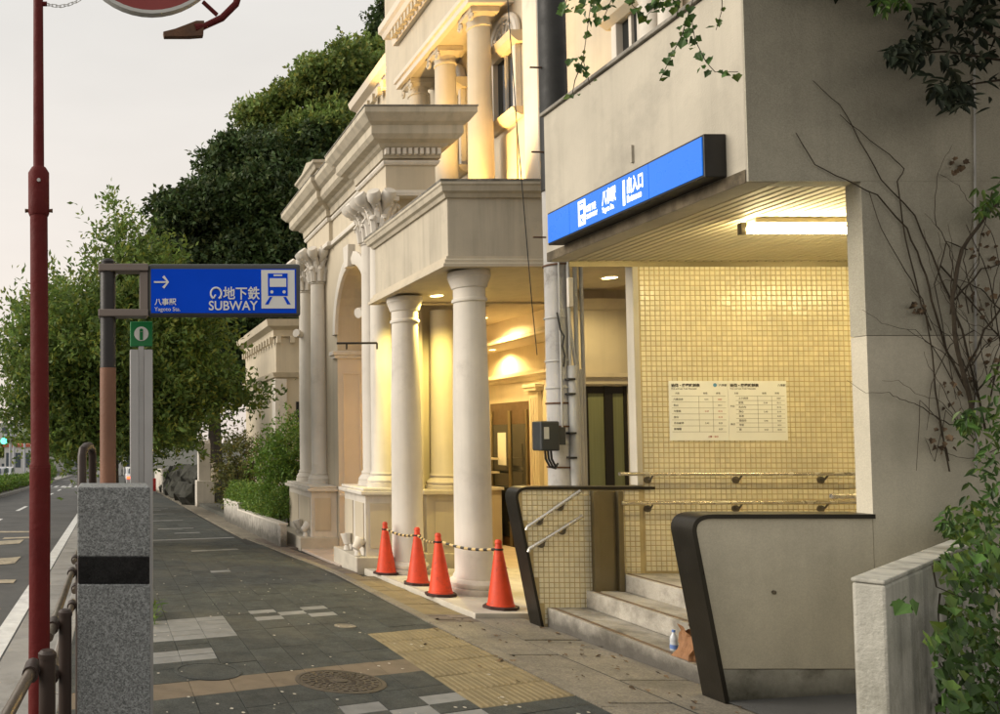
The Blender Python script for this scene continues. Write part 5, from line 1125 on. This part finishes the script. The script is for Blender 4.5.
mat('planting_white', (.55, .52, .46, 1), .85, .12, 2, .2, 60, streak=.3, low=(.12, .3, (.03, .028, .02, 1)), col2=(.1, .09, .075, 1), f2=(.56, .7), s2=2.2)
for y0, y1, dz in ((15.0, 19.9, .4), (19.904, 22.4, .55)):
    MB().gbox(3.18, 3.3, y0, y1, -.15, dz).build('wall_run', 'planting_white', pw_, bevel=.008); MB().gbox(3.155, 3.325, y0 - .002, y1 - .003, dz + .002, dz + .04).build('coping', 'plaster_white', pw_, bevel=.006)
struct(MB().gbox(3.3, 5.05, 16.8, 30, -.1, .12).build('planting_bed', 'ground'))
# gatepost with figure
gp2 = thing('gatepost', 'pale pink stone gatepost on a wider pedestal beyond the hedge', 'gatepost', (3.45, 29.9, GZ(29.9)))
gz = GZ(29.9)
MB().box(3.2, 3.85, 29.6, 30.2, gz - .1, gz + .95).build('pedestal', 'plaster_white', gp2, bevel=.02)
MB().box(3.28, 3.72, 29.68, 30.1, gz + .951, gz + 2.35).build('shaft', 'plaster_white', gp2, bevel=.02)
for k in range(4): MB().lathe([(.05, 0), (.06, .04), (.03, .12), (.01, .16)], 3.34 + .11 * k, 29.85, 8, z0=gz + 2.35).build('finial', 'plaster_white', gp2, smooth=True)
fgm = MB().tube([(3.86, 29.75, gz + .9), (3.87, 29.75, gz + 1.15), (3.85, 29.72, gz + 1.35), (3.84, 29.7, gz + 1.47), (3.82, 29.68, gz + 1.6)], [.15, .17, .13, .07, .1], 10)
fgm.tube([(3.8, 29.62, gz + .95), (3.79, 29.55, gz + 1.2)], [.05, .06], 8); fgm.tube([(3.9, 29.62, gz + .95), (3.9, 29.56, gz + 1.2)], [.05, .06], 8)
tag(recenter(fgm.build('stone_figure', 'plaster', smooth=True)), 'small cream stone animal figure seated at the gatepost', 'statue')
# retaining wall of boulders, white end wall and fence beyond
rw = thing('boulder_wall', 'mossy retaining wall of big boulders beyond the gatepost', 'wall', (3.6, 38, GZ(38)))
rs = random.Random(5); base_me = []
for k in range(3):
    bm = bmesh.new(); bmesh.ops.create_icosphere(bm, subdivisions=2, radius=.5)
    for v in bm.verts: v.co *= rs.uniform(.72, 1.2)
    me = bpy.data.meshes.new('boulder'); bm.to_mesh(me); bm.free(); me.materials.append(MATS['rock']); base_me.append(me)
for c_ in range(16):
    for r_ in range(2):
        o = bpy.data.objects.new('boulder', base_me[rs.randrange(3)]); COL.objects.link(o); y = 31 + c_ * .95 + r_ * .4
        o.location = (3.35 + r_ * .3 + rs.uniform(-.08, .08), y, GZ(y) + .3 + r_ * .7); o.scale = (rs.uniform(.9, 1.2), rs.uniform(1, 1.3), rs.uniform(.9, 1.15)); o.rotation_euler = (0, 0, rs.uniform(0, 6)); put(o, rw)
tag(recenter(MB().gbox(2.9, 3.1, 44, 52, -.2, 1.3).build('end_wall', 'plaster_white', bevel=.02)), 'white garden wall end past the boulder wall', 'wall')
struct(MB().gbox(3.7, 60, 30.5, 150, -.2, 1.3).build('wooded_bank', 'ground'))

# ---- vines and ivy on the entrance
vt = thing('dry_vine', 'bare brown vine stems climbing the dark end wall', 'vine', (6.0, 5.15, .6))
def vine(pts, r0, r1, dy=.0, name='stem'):
    P = []
    for k, (x, y) in enumerate(pts):
        q = onY(x, y, YN - .012 - dy); P.append(q + Vector((random.uniform(-.006, .006), random.uniform(-.01, .002), random.uniform(-.006, .006))))
    Q = []
    for k in range(len(P) - 1):
        for s in (0, .33, .66): Q.append(P[k].lerp(P[k + 1], s) + Vector((random.uniform(-.007, .007), 0, random.uniform(-.007, .007))))
    Q.append(P[-1]); n = len(Q)
    r0 *= .55; r1 *= .6
    MB().tube(Q, [r0 + (r1 - r0) * i / (n - 1) for i in range(n)], 6).build(name, 'vine_bark', vt, smooth=True)
vine([(975, 420), (955, 350), (950, 300), (962, 250), (985, 215), (1010, 190)], .022, .014, .04)
vine([(970, 400), (945, 350), (930, 300), (922, 262), (905, 228), (875, 195), (845, 180), (815, 165), (795, 133)], .012, .004)
vine([(985, 430), (960, 330), (940, 280), (925, 240), (915, 215), (880, 180), (860, 140), (840, 105), (813, 80)], .011, .003)
vine([(930, 330), (918, 290), (905, 240), (897, 180), (905, 170), (890, 155), (870, 140), (840, 115)], .008, .003)
vine([(948, 470), (935, 390), (928, 330), (922, 300), (905, 270), (880, 230), (868, 190)], .008, .003)
vine([(960, 380), (985, 330), (1005, 300)], .012, .008, .03); vine([(955, 300), (980, 270), (1010, 262)], .01, .006, .03); vine([(940, 265), (970, 300), (1000, 340)], .009, .005)
vine([(962, 395), (930, 345), (905, 330)], .006, .002); vine([(975, 440), (945, 410), (935, 460), (925, 440)], .005, .002); vine([(965, 250), (945, 240), (935, 285), (945, 340), (955, 400)], .007, .003)
vine([(985, 420), (1000, 350), (990, 280), (965, 225)], .008, .003, .02); vine([(940, 420), (920, 400), (915, 470)], .005, .002); vine([(975, 330), (950, 345), (930, 385), (926, 430)], .006, .002)
rv = random.Random(11)
for k in range(34):
    x, y = rv.uniform(945, 1010), rv.uniform(300, 470); a = rv.uniform(-2.6, -.6); pts = []
    for q in range(rv.randint(5, 9)):
        pts.append((x, y)); a += rv.uniform(-.55, .55); st_l = rv.uniform(14, 28); x += st_l * math.cos(a) * .8; y += st_l * math.sin(a)
    vine(pts, rv.uniform(.003, .007), .0015, rv.uniform(0, .05), 'tendril')
dryP = scatter([(920, 305, 8), (960, 395, 22), (985, 360, 25), (905, 240, 6), (985, 250, 20), (960, 160, 10), (945, 440, 14)], 70, (.01, .06), 0) if False else None
cb = recenter(MB().tube([onY(974, -20, YN - .01), onY(975, 200, YN - .01), onY(976, 470, YN - .01)], .006, 6).build('wall_cable', 'conduit')); tag(cb, 'thin pale cable running up the end wall', 'cable')
# leaves with a folded blade: 6 faces each
def ivy_leaves(P, size, m, name, parent, normal=(0, -1, .25), shape=0):
    n = len(P); S = RNG.uniform(size[0], size[1], (n, 1)); Nn = unit(np.array(normal) + RNG.normal(0, .5, (n, 3))); dn = unit(np.array([0, 0, -1.]) + RNG.normal(0, .55, (n, 3)))
    A = unit(dn - Nn * np.sum(dn * Nn, 1, keepdims=True)); B = np.cross(Nn, A)
    if shape == 0: pr = [(0, 0), (-.06, .3), (.18, .36), (.38, .52), (.56, .34), (.95, 0), (.56, -.34), (.38, -.52), (.18, -.36), (-.06, -.3)]
    else: pr = [(0, 0), (.1, .08), (.3, .17), (.55, .19), (.85, .1), (1.1, 0), (.85, -.1), (.55, -.19), (.3, -.17), (.1, -.08)]
    V = np.stack([P + A * S * a + B * S * b + Nn * S * (abs(b) * .35 - .18 * a * a) for a, b in pr], 1)      # n,8,3
    fl = []
    for i in range(n): o = i * 10; fl += [(o, o + 1, o + 2, o + 3, o + 4, o + 5), (o, o + 5, o + 6, o + 7, o + 8, o + 9)]
    me2 = bpy.data.meshes.new(name); me2.from_pydata(V.reshape(-1, 3).tolist(), [], fl); me2.update()
    return mkobj(name, me2, m, parent, fix=False)
def scatter(polys, n, depth, spread, yb=YN):
    P = []
    for k in range(n):
        (x, y, r) = polys[RNG.integers(len(polys))]; a = RNG.uniform(0, 6.28); q = r * math.sqrt(RNG.uniform())
        p = onY(x + q * math.cos(a), y + q * math.sin(a), yb - RNG.uniform(depth[0], depth[1])); P.append(p)
    return np.array([tuple(p) for p in P])
ivy_leaves(scatter([(918, 307, 7), (960, 395, 24), (985, 360, 25), (985, 250, 20), (957, 165, 9), (945, 440, 14), (975, 300, 18)], 90, (.01, .08), 0), (.02, .045), 'dead_leaf', 'dead_leaves', vt, (0, -1, .2))
iv = thing('ivy', 'green ivy spilling over the planter wall at the end wall', 'ivy', (5.2, 4.7, .3))
PN = Vector((d.x, d.y, 0)) if False else None
def on_planter(px, py, off):                                # points on the planter wall's visible face
    r = ray(px, py); dd = (B - A).normalized(); nv = Vector((dd.y, -dd.x)); t_ = (nv.x * A.x + nv.y * A.y + off) / (nv.x * r[0] + nv.y * r[1])
    return Vector((r[0] * t_, r[1] * t_, EYE + r[2] * t_))
PP = []
for (x, y, rx, ry, n_) in ((985, 600, 40, 60, 130), (975, 660, 45, 55, 130), (1000, 690, 55, 40, 90), (955, 565, 22, 18, 26), (985, 530, 30, 25, 50), (945, 640, 12, 18, 9), (930, 636, 8, 6, 4), (905, 604, 8, 5, 4), (1010, 570, 40, 50, 60), (965, 705, 25, 12, 22)):
    for k in range(int(n_ * 1.9)):
        a = RNG.uniform(0, 6.28); q = math.sqrt(RNG.uniform()); PP.append(tuple(on_planter(x + rx * q * math.cos(a), y + ry * q * math.sin(a), RNG.uniform(.015, .2))))
ivy_leaves(np.array(PP), (.026, .072), 'leaf_ivy', 'leaves', iv, (.4, -.9, .4))
P2 = scatter([(985, 430, 28), (1000, 420, 30), (968, 420, 12), (985, 495, 26), (960, 520, 18), (1000, 520, 30), (995, 465, 22), (950, 528, 10), (1005, 380, 20)], 480, (.05, .45), 0)
ivy_leaves(P2, (.03, .075), 'leaf_ivy', 'upper_leaves', iv, (-.2, -1, .5), 1)
for k in range(26):
    a = on_planter(RNG.uniform(925, 1000), RNG.uniform(560, 714), .02); MB().tube([a, a + Vector((RNG.uniform(-.08, .08), -.02, RNG.uniform(-.12, -.03))), a + Vector((RNG.uniform(-.14, .14), -.03, RNG.uniform(-.3, -.12)))], [.004, .003, .002], 5).build('stem', 'vine_bark', iv)
ovr = thing('overhanging_shrub', 'dark leafy shrub hanging over the top of the end wall', 'shrub', (5.8, 4.9, 4.3))
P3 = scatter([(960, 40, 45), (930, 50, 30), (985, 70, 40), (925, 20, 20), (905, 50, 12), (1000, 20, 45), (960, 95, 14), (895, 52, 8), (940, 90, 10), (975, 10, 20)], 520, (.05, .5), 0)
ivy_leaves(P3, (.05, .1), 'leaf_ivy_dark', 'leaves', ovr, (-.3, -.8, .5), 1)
for (a, b) in (((1000, 60), (890, 55)), ((1000, 40), (925, 10)), ((1000, 80), (945, 100)), ((990, -5), (975, 30))):
    MB().tube([onY(a[0], a[1], YN - .25), onY((a[0] + b[0]) / 2, (a[1] + b[1]) / 2 - 6, YN - .25), onY(b[0], b[1], YN - .25)], [.008, .006, .002], 6).build('branch', 'vine_bark', ovr)
P4 = scatter([(990, 190, 14), (1000, 205, 16), (985, 205, 10), (885, 3, 9), (900, 0, 8)], 120, (.05, .35), 0); ivy_leaves(P4, (.035, .075), 'leaf_ivy', 'young_leaves', ovr, (-.3, -.9, .5), 1)
# unseen shrub mass added above the frame, extended forward to shade the end wall
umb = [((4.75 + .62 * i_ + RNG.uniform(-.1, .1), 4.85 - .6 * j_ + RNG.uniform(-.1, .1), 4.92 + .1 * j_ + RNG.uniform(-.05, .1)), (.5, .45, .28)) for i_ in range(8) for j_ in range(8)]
foliage('shade_mass', crown(umb, 75, (.15, .4), 10, .1, .2, .55), 'leaf_ivy_dark', ovr)
MB().tube([(6.4, 5.1, .3), (6.5, 4.95, 2.5), (6.4, 4.9, 4.5), (6.3, 4.6, 5.4)], [.05, .04, .03, .015], 8).build('main_stem', 'vine_bark', ovr, smooth=True)
# hanging ivy strands before the fascia
hv = thing('hanging_ivy', 'ivy strands hanging over the top of the concrete fascia', 'ivy', (3.9, 5.0, 4.4))
Pl = []
strands = [[(700, -25), (690, 10), (695, 40), (706, 62), (715, 72), (738, 72)], [(690, 10), (682, 35), (672, 55), (660, 80)], [(600, -25), (590, 10), (583, 60), (590, 85)], [(575, -20), (565, 5), (560, 12)], [(722, -20), (722, 10), (716, 30)], [(640, -30), (632, 5), (645, 18), (660, 0)], [(620, -20), (605, 15), (600, 22)], [(583, 60), (575, 80), (572, 95)], [(670, -25), (680, 2), (676, 18)]]
for s_ in strands:
    yv = random.uniform(4.7, 4.95); P = [onY(x, y, yv) for x, y in s_]; Q = []
    if s_[0][1] < 0: P = [Vector((P[0].x * .5 + 4.5 * .5, 5.05, P[0].z + .25))] + P
    MB().tube(P, [.004, .003] + [.0022] * (len(P) - 2), 5).build('strand', 'vine_bark', hv)
    for a, b in zip(P[1 if s_[0][1] < 0 else 0:-1], P[2 if s_[0][1] < 0 else 1:]):
        for k in range(max(3, int((b - a).length / .028))): q = a.lerp(b, random.random()); Pl.append((q.x + random.uniform(-.03, .03), q.y + random.uniform(-.03, .03), q.z + random.uniform(-.03, .02)))
for (x, y, r, n_) in ((665, -2, 16, 46), (585, 3, 12, 20), (684, 36, 8, 7), (578, 62, 10, 5)):
    for k in range(n_): q = onY(x + random.uniform(-r, r), y + random.uniform(-r * .6, r * .6), random.uniform(4.65, 4.95)); Pl.append(tuple(q))
ivy_leaves(np.array(Pl), (.022, .058), 'leaf_ivy', 'leaves', hv, (-.6, -.7, .3))
# weeds, fallen leaves
wd = thing('weed_tuft', 'small green weed tuft at the foot of the information column', 'weed', (.38, 7.9, GZ(7.9)))
C = np.array([(.38 + random.uniform(-.06, .06), 7.95 + random.uniform(-.35, .35), GZ(7.95)) for k in range(40)]); foliage('blades', shoots(C, unit(np.array([0, 0, 1.]) + RNG.normal(0, .35, (40, 3))), (.06, .18), 6, .05, .12, .15), 'leaf_hedge', wd)['kind'] = 'stuff'
Pd = []
for k in range(80):
    y = random.uniform(4.6, 8.0); x = random.triangular(2.4, 4.12, 4.11); Pd.append((x, y, GZ(y) + .009))
fall = ivy_leaves(np.array(Pd), (.015, .05), 'dead_leaf', 'fallen_leaves', None, (0, 0, 3)); tag(fall, 'scattered dry brown leaves on the pavement by the steps', 'leaves', kind='stuff')

gum = MB()
for k in range(150):
    y = 4.7 + 9 * random.random() ** 1.6; x = random.uniform(.2, 3.05); r = random.uniform(.004, .014); n_ = 7
    gum.add([(x + r * random.uniform(.7, 1.2) * math.cos(6.283 * q / n_), y + r * 1.2 * math.sin(6.283 * q / n_), GZ(y) + .0075) for q in range(n_)], [tuple(range(n_))])
tag(gum.build('litter_specks', 'plinth_stone'), 'pale gum spots and litter specks dotted over the dark paving', 'litter', kind='stuff')
# ================================================================== FAR END OF THE STREET
def hedge_box(label, x0, x1, y0, y1, h, dens=22):
    t = thing('median_hedge', label, 'hedge', ((x0 + x1) / 2, y0, GZ(y0))); n = int((y1 - y0) / .9) + 1
    bl_ = [(((x0 + x1) / 2, y0 + .9 * k, GZ(y0 + .9 * k) + h * .5), ((x1 - x0) * .5, .7, h * .5)) for k in range(n)]
    foliage('leaves', crown(bl_, dens, (.1, .25), 8, .1, .2, .5, up=.8, inner=.5), 'leaf_hedge', t); MB().gbox(x0 + .2, x1 - .2, y0, y1, -.2, .1).build('stem_bed', 'bark', t)
hedge_box('long low green hedge on the road median', -7.0, -5.7, 36, 70, .75)
hedge_box('taller dark hedge block at the median end', -7.0, -5.6, 71, 84, 1.7)
struct(MB().gbox(-7.2, -5.5, 30, 120, -.2, .02).build('median', 'gutter', bevel=.02))
def pole(label, x, y, h, r=.09, arm=None):
    t = thing('far_street_pole', label, 'pole', (x, y, GZ(y)), 'poles along the far street'); MB().tube([(x, y, GZ(y) - .1), (x, y, GZ(y) + h)], [r, r * .7], 8).build('shaft', 'far_grey', t, smooth=True)
    MB().tube([(x, y, GZ(y) + h), (x + (arm or 1.2), y, GZ(y) + h + .3)], .05, 6).build('arm', 'far_grey', t); return t
pole('far grey pole beside the traffic signal', -10.2, 82, 9, .16); pole('slim far pole left of the red pole', -11.5, 96, 10, .16); pole('far pole behind the median hedge', -9.6, 90, 8, .14); pole('far grey pole between hedge and street tree', -4.2, 120, 7, .14)
for k, (p0_, p1_) in enumerate((((-11.5, 96, GZ(96) + 9.6), (-4.2, 120, GZ(120) + 6.9)), ((-40, 70, 7.2), (-10.2, 82, GZ(82) + 8.8)))):
    a_, b_ = Vector(p0_), Vector(p1_); tag(recenter(MB().tube([a_.lerp(b_, q / 8) - Vector((0, 0, 1.2 * q / 8 * (1 - q / 8))) for q in range(9)], .022, 5).build('overhead_wire', 'black_sleeve')), ('thin overhead wire sagging between two far poles', 'thin overhead wire running off beyond the far grey pole')[k], 'wire')
# traffic signal
ts = thing('traffic_signal', 'distant traffic signal showing a green light', 'traffic signal', (-9.0, 70, GZ(70)))
zz = onY(4, 441, 70).z; xx = onY(4, 441, 70).x
MB().tube([(xx + 2.4, 70, GZ(70)), (xx + 2.4, 70, zz + .3), (xx + 2.2, 70, zz + .5), (xx, 70, zz + .45)], .08, 8).build('mast', 'far_grey', ts, smooth=True)
MB().box(xx - .3, xx + 1.0, 69.8, 70.1, zz - .25, zz + .25).build('housing', 'far_grey', ts, bevel=.05)
for k, m in enumerate(('green_light', 'off_light', 'off_light')):
    o = MB().lathe([(.26 if k == 0 else .17, 0), (.02, .03)], 0, 0, 16, caps=False).build('lens', m, ts); o.matrix_parent_inverse = ts.matrix_basis.inverted(); o.matrix_basis = Matrix.Translation((xx + .02 + .38 * k, 69.78, zz)) @ Matrix.Rotation(R(90), 4, 'X')
# cars
def car(label, x, y, m, facing=1):
    t = thing('parked_car', label, 'car', (x, y, GZ(y)), None); z = GZ(y) - .1
    pr = [(-2.0, .3), (-2.05, .75), (-1.85, .95), (-1.2, 1.0), (-.8, 1.42), (.75, 1.45), (1.35, .98), (2.0, .88), (2.05, .35)]
    MB().prism([(y + a * facing, z + b) for a, b in pr], 'x', x - .8, x + .8).build('body', m, t, bevel=.08)
    MB().prism([(y + a * facing, z + b) for a, b in ((-1.12, 1.02), (-.78, 1.37), (.7, 1.4), (1.2, 1.02))], 'x', x - .82, x + .82).build('side_windows', 'far_glass', t)
    q0, q1 = (-1.235, 1.04), (-.83, 1.42)
    MB().add([(x - .62, y + q0[0] * facing - .02, z + q0[1]), (x + .62, y + q0[0] * facing - .02, z + q0[1]), (x + .55, y + q1[0] * facing - .05, z + q1[1] - .02), (x - .55, y + q1[0] * facing - .05, z + q1[1] - .02)], [(0, 1, 2, 3)]).build('rear_window', 'far_glass', t)
    for a in (-1.3, 1.3):
        for s in (-1, 1): MB().tube([(x + s * .62, y + a, z + .31), (x + s * .83, y + a, z + .31)], .31, 16).build('wheel', 'tyre', t, smooth=True)
    for s in (-1, 1): MB().box(x + s * .6 - .14, x + s * .6 + .14, y - 2.09, y - 2.0, z + .68, z + .84).build('tail_lamp', 'tail_light', t, bevel=.02)
car('white car stopped far down the road beyond the sidewalk', 2.0, 62, 'car_white'); car('small red car just in front of the white one', 2.35, 49, 'car_red') if False else None
car('car with glowing red tail lights across the median', -8.6, 60, 'far_grey')
car('second car with glowing tail lights farther across the median', -9.3, 70, 'car_white')
tag(recenter(MB().gbox(2.25, 2.7, 47, 47.3, -.05, .75).build('barrier_board', 'car_red', bevel=.03)), 'small red barrier board at the end of the sidewalk', 'barrier')
# far buildings
def block(label, x0, x1, y0, y1, h, m, rows, cols, roof='far_grey'):
    t = thing('far_building', label, 'building', ((x0 + x1) / 2, (y0 + y1) / 2, GZ(y0))); z = GZ(y0)
    MB().box(x0, x1, y0, y1, z - .5, z + h).build('wall', m, t); MB().box(x0 - .2, x1 + .2, y0 - .2, y1 + .2, z + h + .01, z + h + .4).build('roof', roof, t)
    for r in range(rows):
        for c in range(cols):
            w = (x1 - x0) / cols; hh = h / rows; MB().box(x0 + w * (c + .2), x0 + w * (c + .8), y0 - .06, y0 - .01, z + hh * (r + .3), z + hh * (r + .8)).build('window', 'far_glass', t)
block('pale far apartment block at the street end', -26, -17, 150, 165, 9, 'far_white', 4, 5)
block('far shop with red-orange roof behind the median hedge', -14.5, -9.5, 110, 120, 4, 'far_white', 1, 4, 'far_red')
block('grey far office block behind the street tree', -9, -2, 160, 175, 8, 'far_grey', 3, 4)
block('small white far shop by the far crossing', -3.0, 1.6, 118, 126, 3.6, 'far_white', 1, 3)
block('second low white far shop beside the far crossing', 2.2, 7, 122, 130, 4.4, 'far_white', 1, 3, 'far_red')
strip('far_sidewalk', -16.5, -13., [-30, 0, 20, 40, 60, 90, 120, 150], -.01, 'gutter')
block('low white shop across the road with grey roof', -27, -18, 30, 42, 4.2, 'far_white', 1, 4)
block('low grey shop across the road with red roof', -26, -18, 46, 58, 4.6, 'far_grey', 1, 3, 'far_red')
block('two-storey white house across the road', -28, -19, 62, 76, 5.4, 'far_white', 2, 4)
for k, (y_, l_) in enumerate(((36, 'young street tree before the low white shop'), (54, 'young street tree before the red-roofed grey shop'), (72, 'young street tree before the two-storey white house'))):
    street_tree(l_, (-15, y_, GZ(y_)), sh(blobs[:4], -15, y_, GZ(y_) + 1.2, .7), 2.2, .09, 8, leafs=(.16, .28), nl=9)
hill_tree('far tree crown at the end of the street', (-12, 140, GZ(140)), [((-12, 140, -.5), (4, 4, 3)), ((-7, 145, -.8), (3, 3, 2.6)), ((-16, 138, -1.2), (3, 3, 2.5))], 'leaf_camphor', 3, 3, (.4, .7), 'far street trees')
hill_tree('far tree mass closing the view of the road', (4, 135, GZ(135)), [((4, 135, .5), (5, 4, 4)), ((9, 138, 1), (5, 4, 5)), ((-1.5, 140, -1), (3, 3, 2.8))], 'leaf_camphor', 3, 3, (.4, .7), 'far street trees')
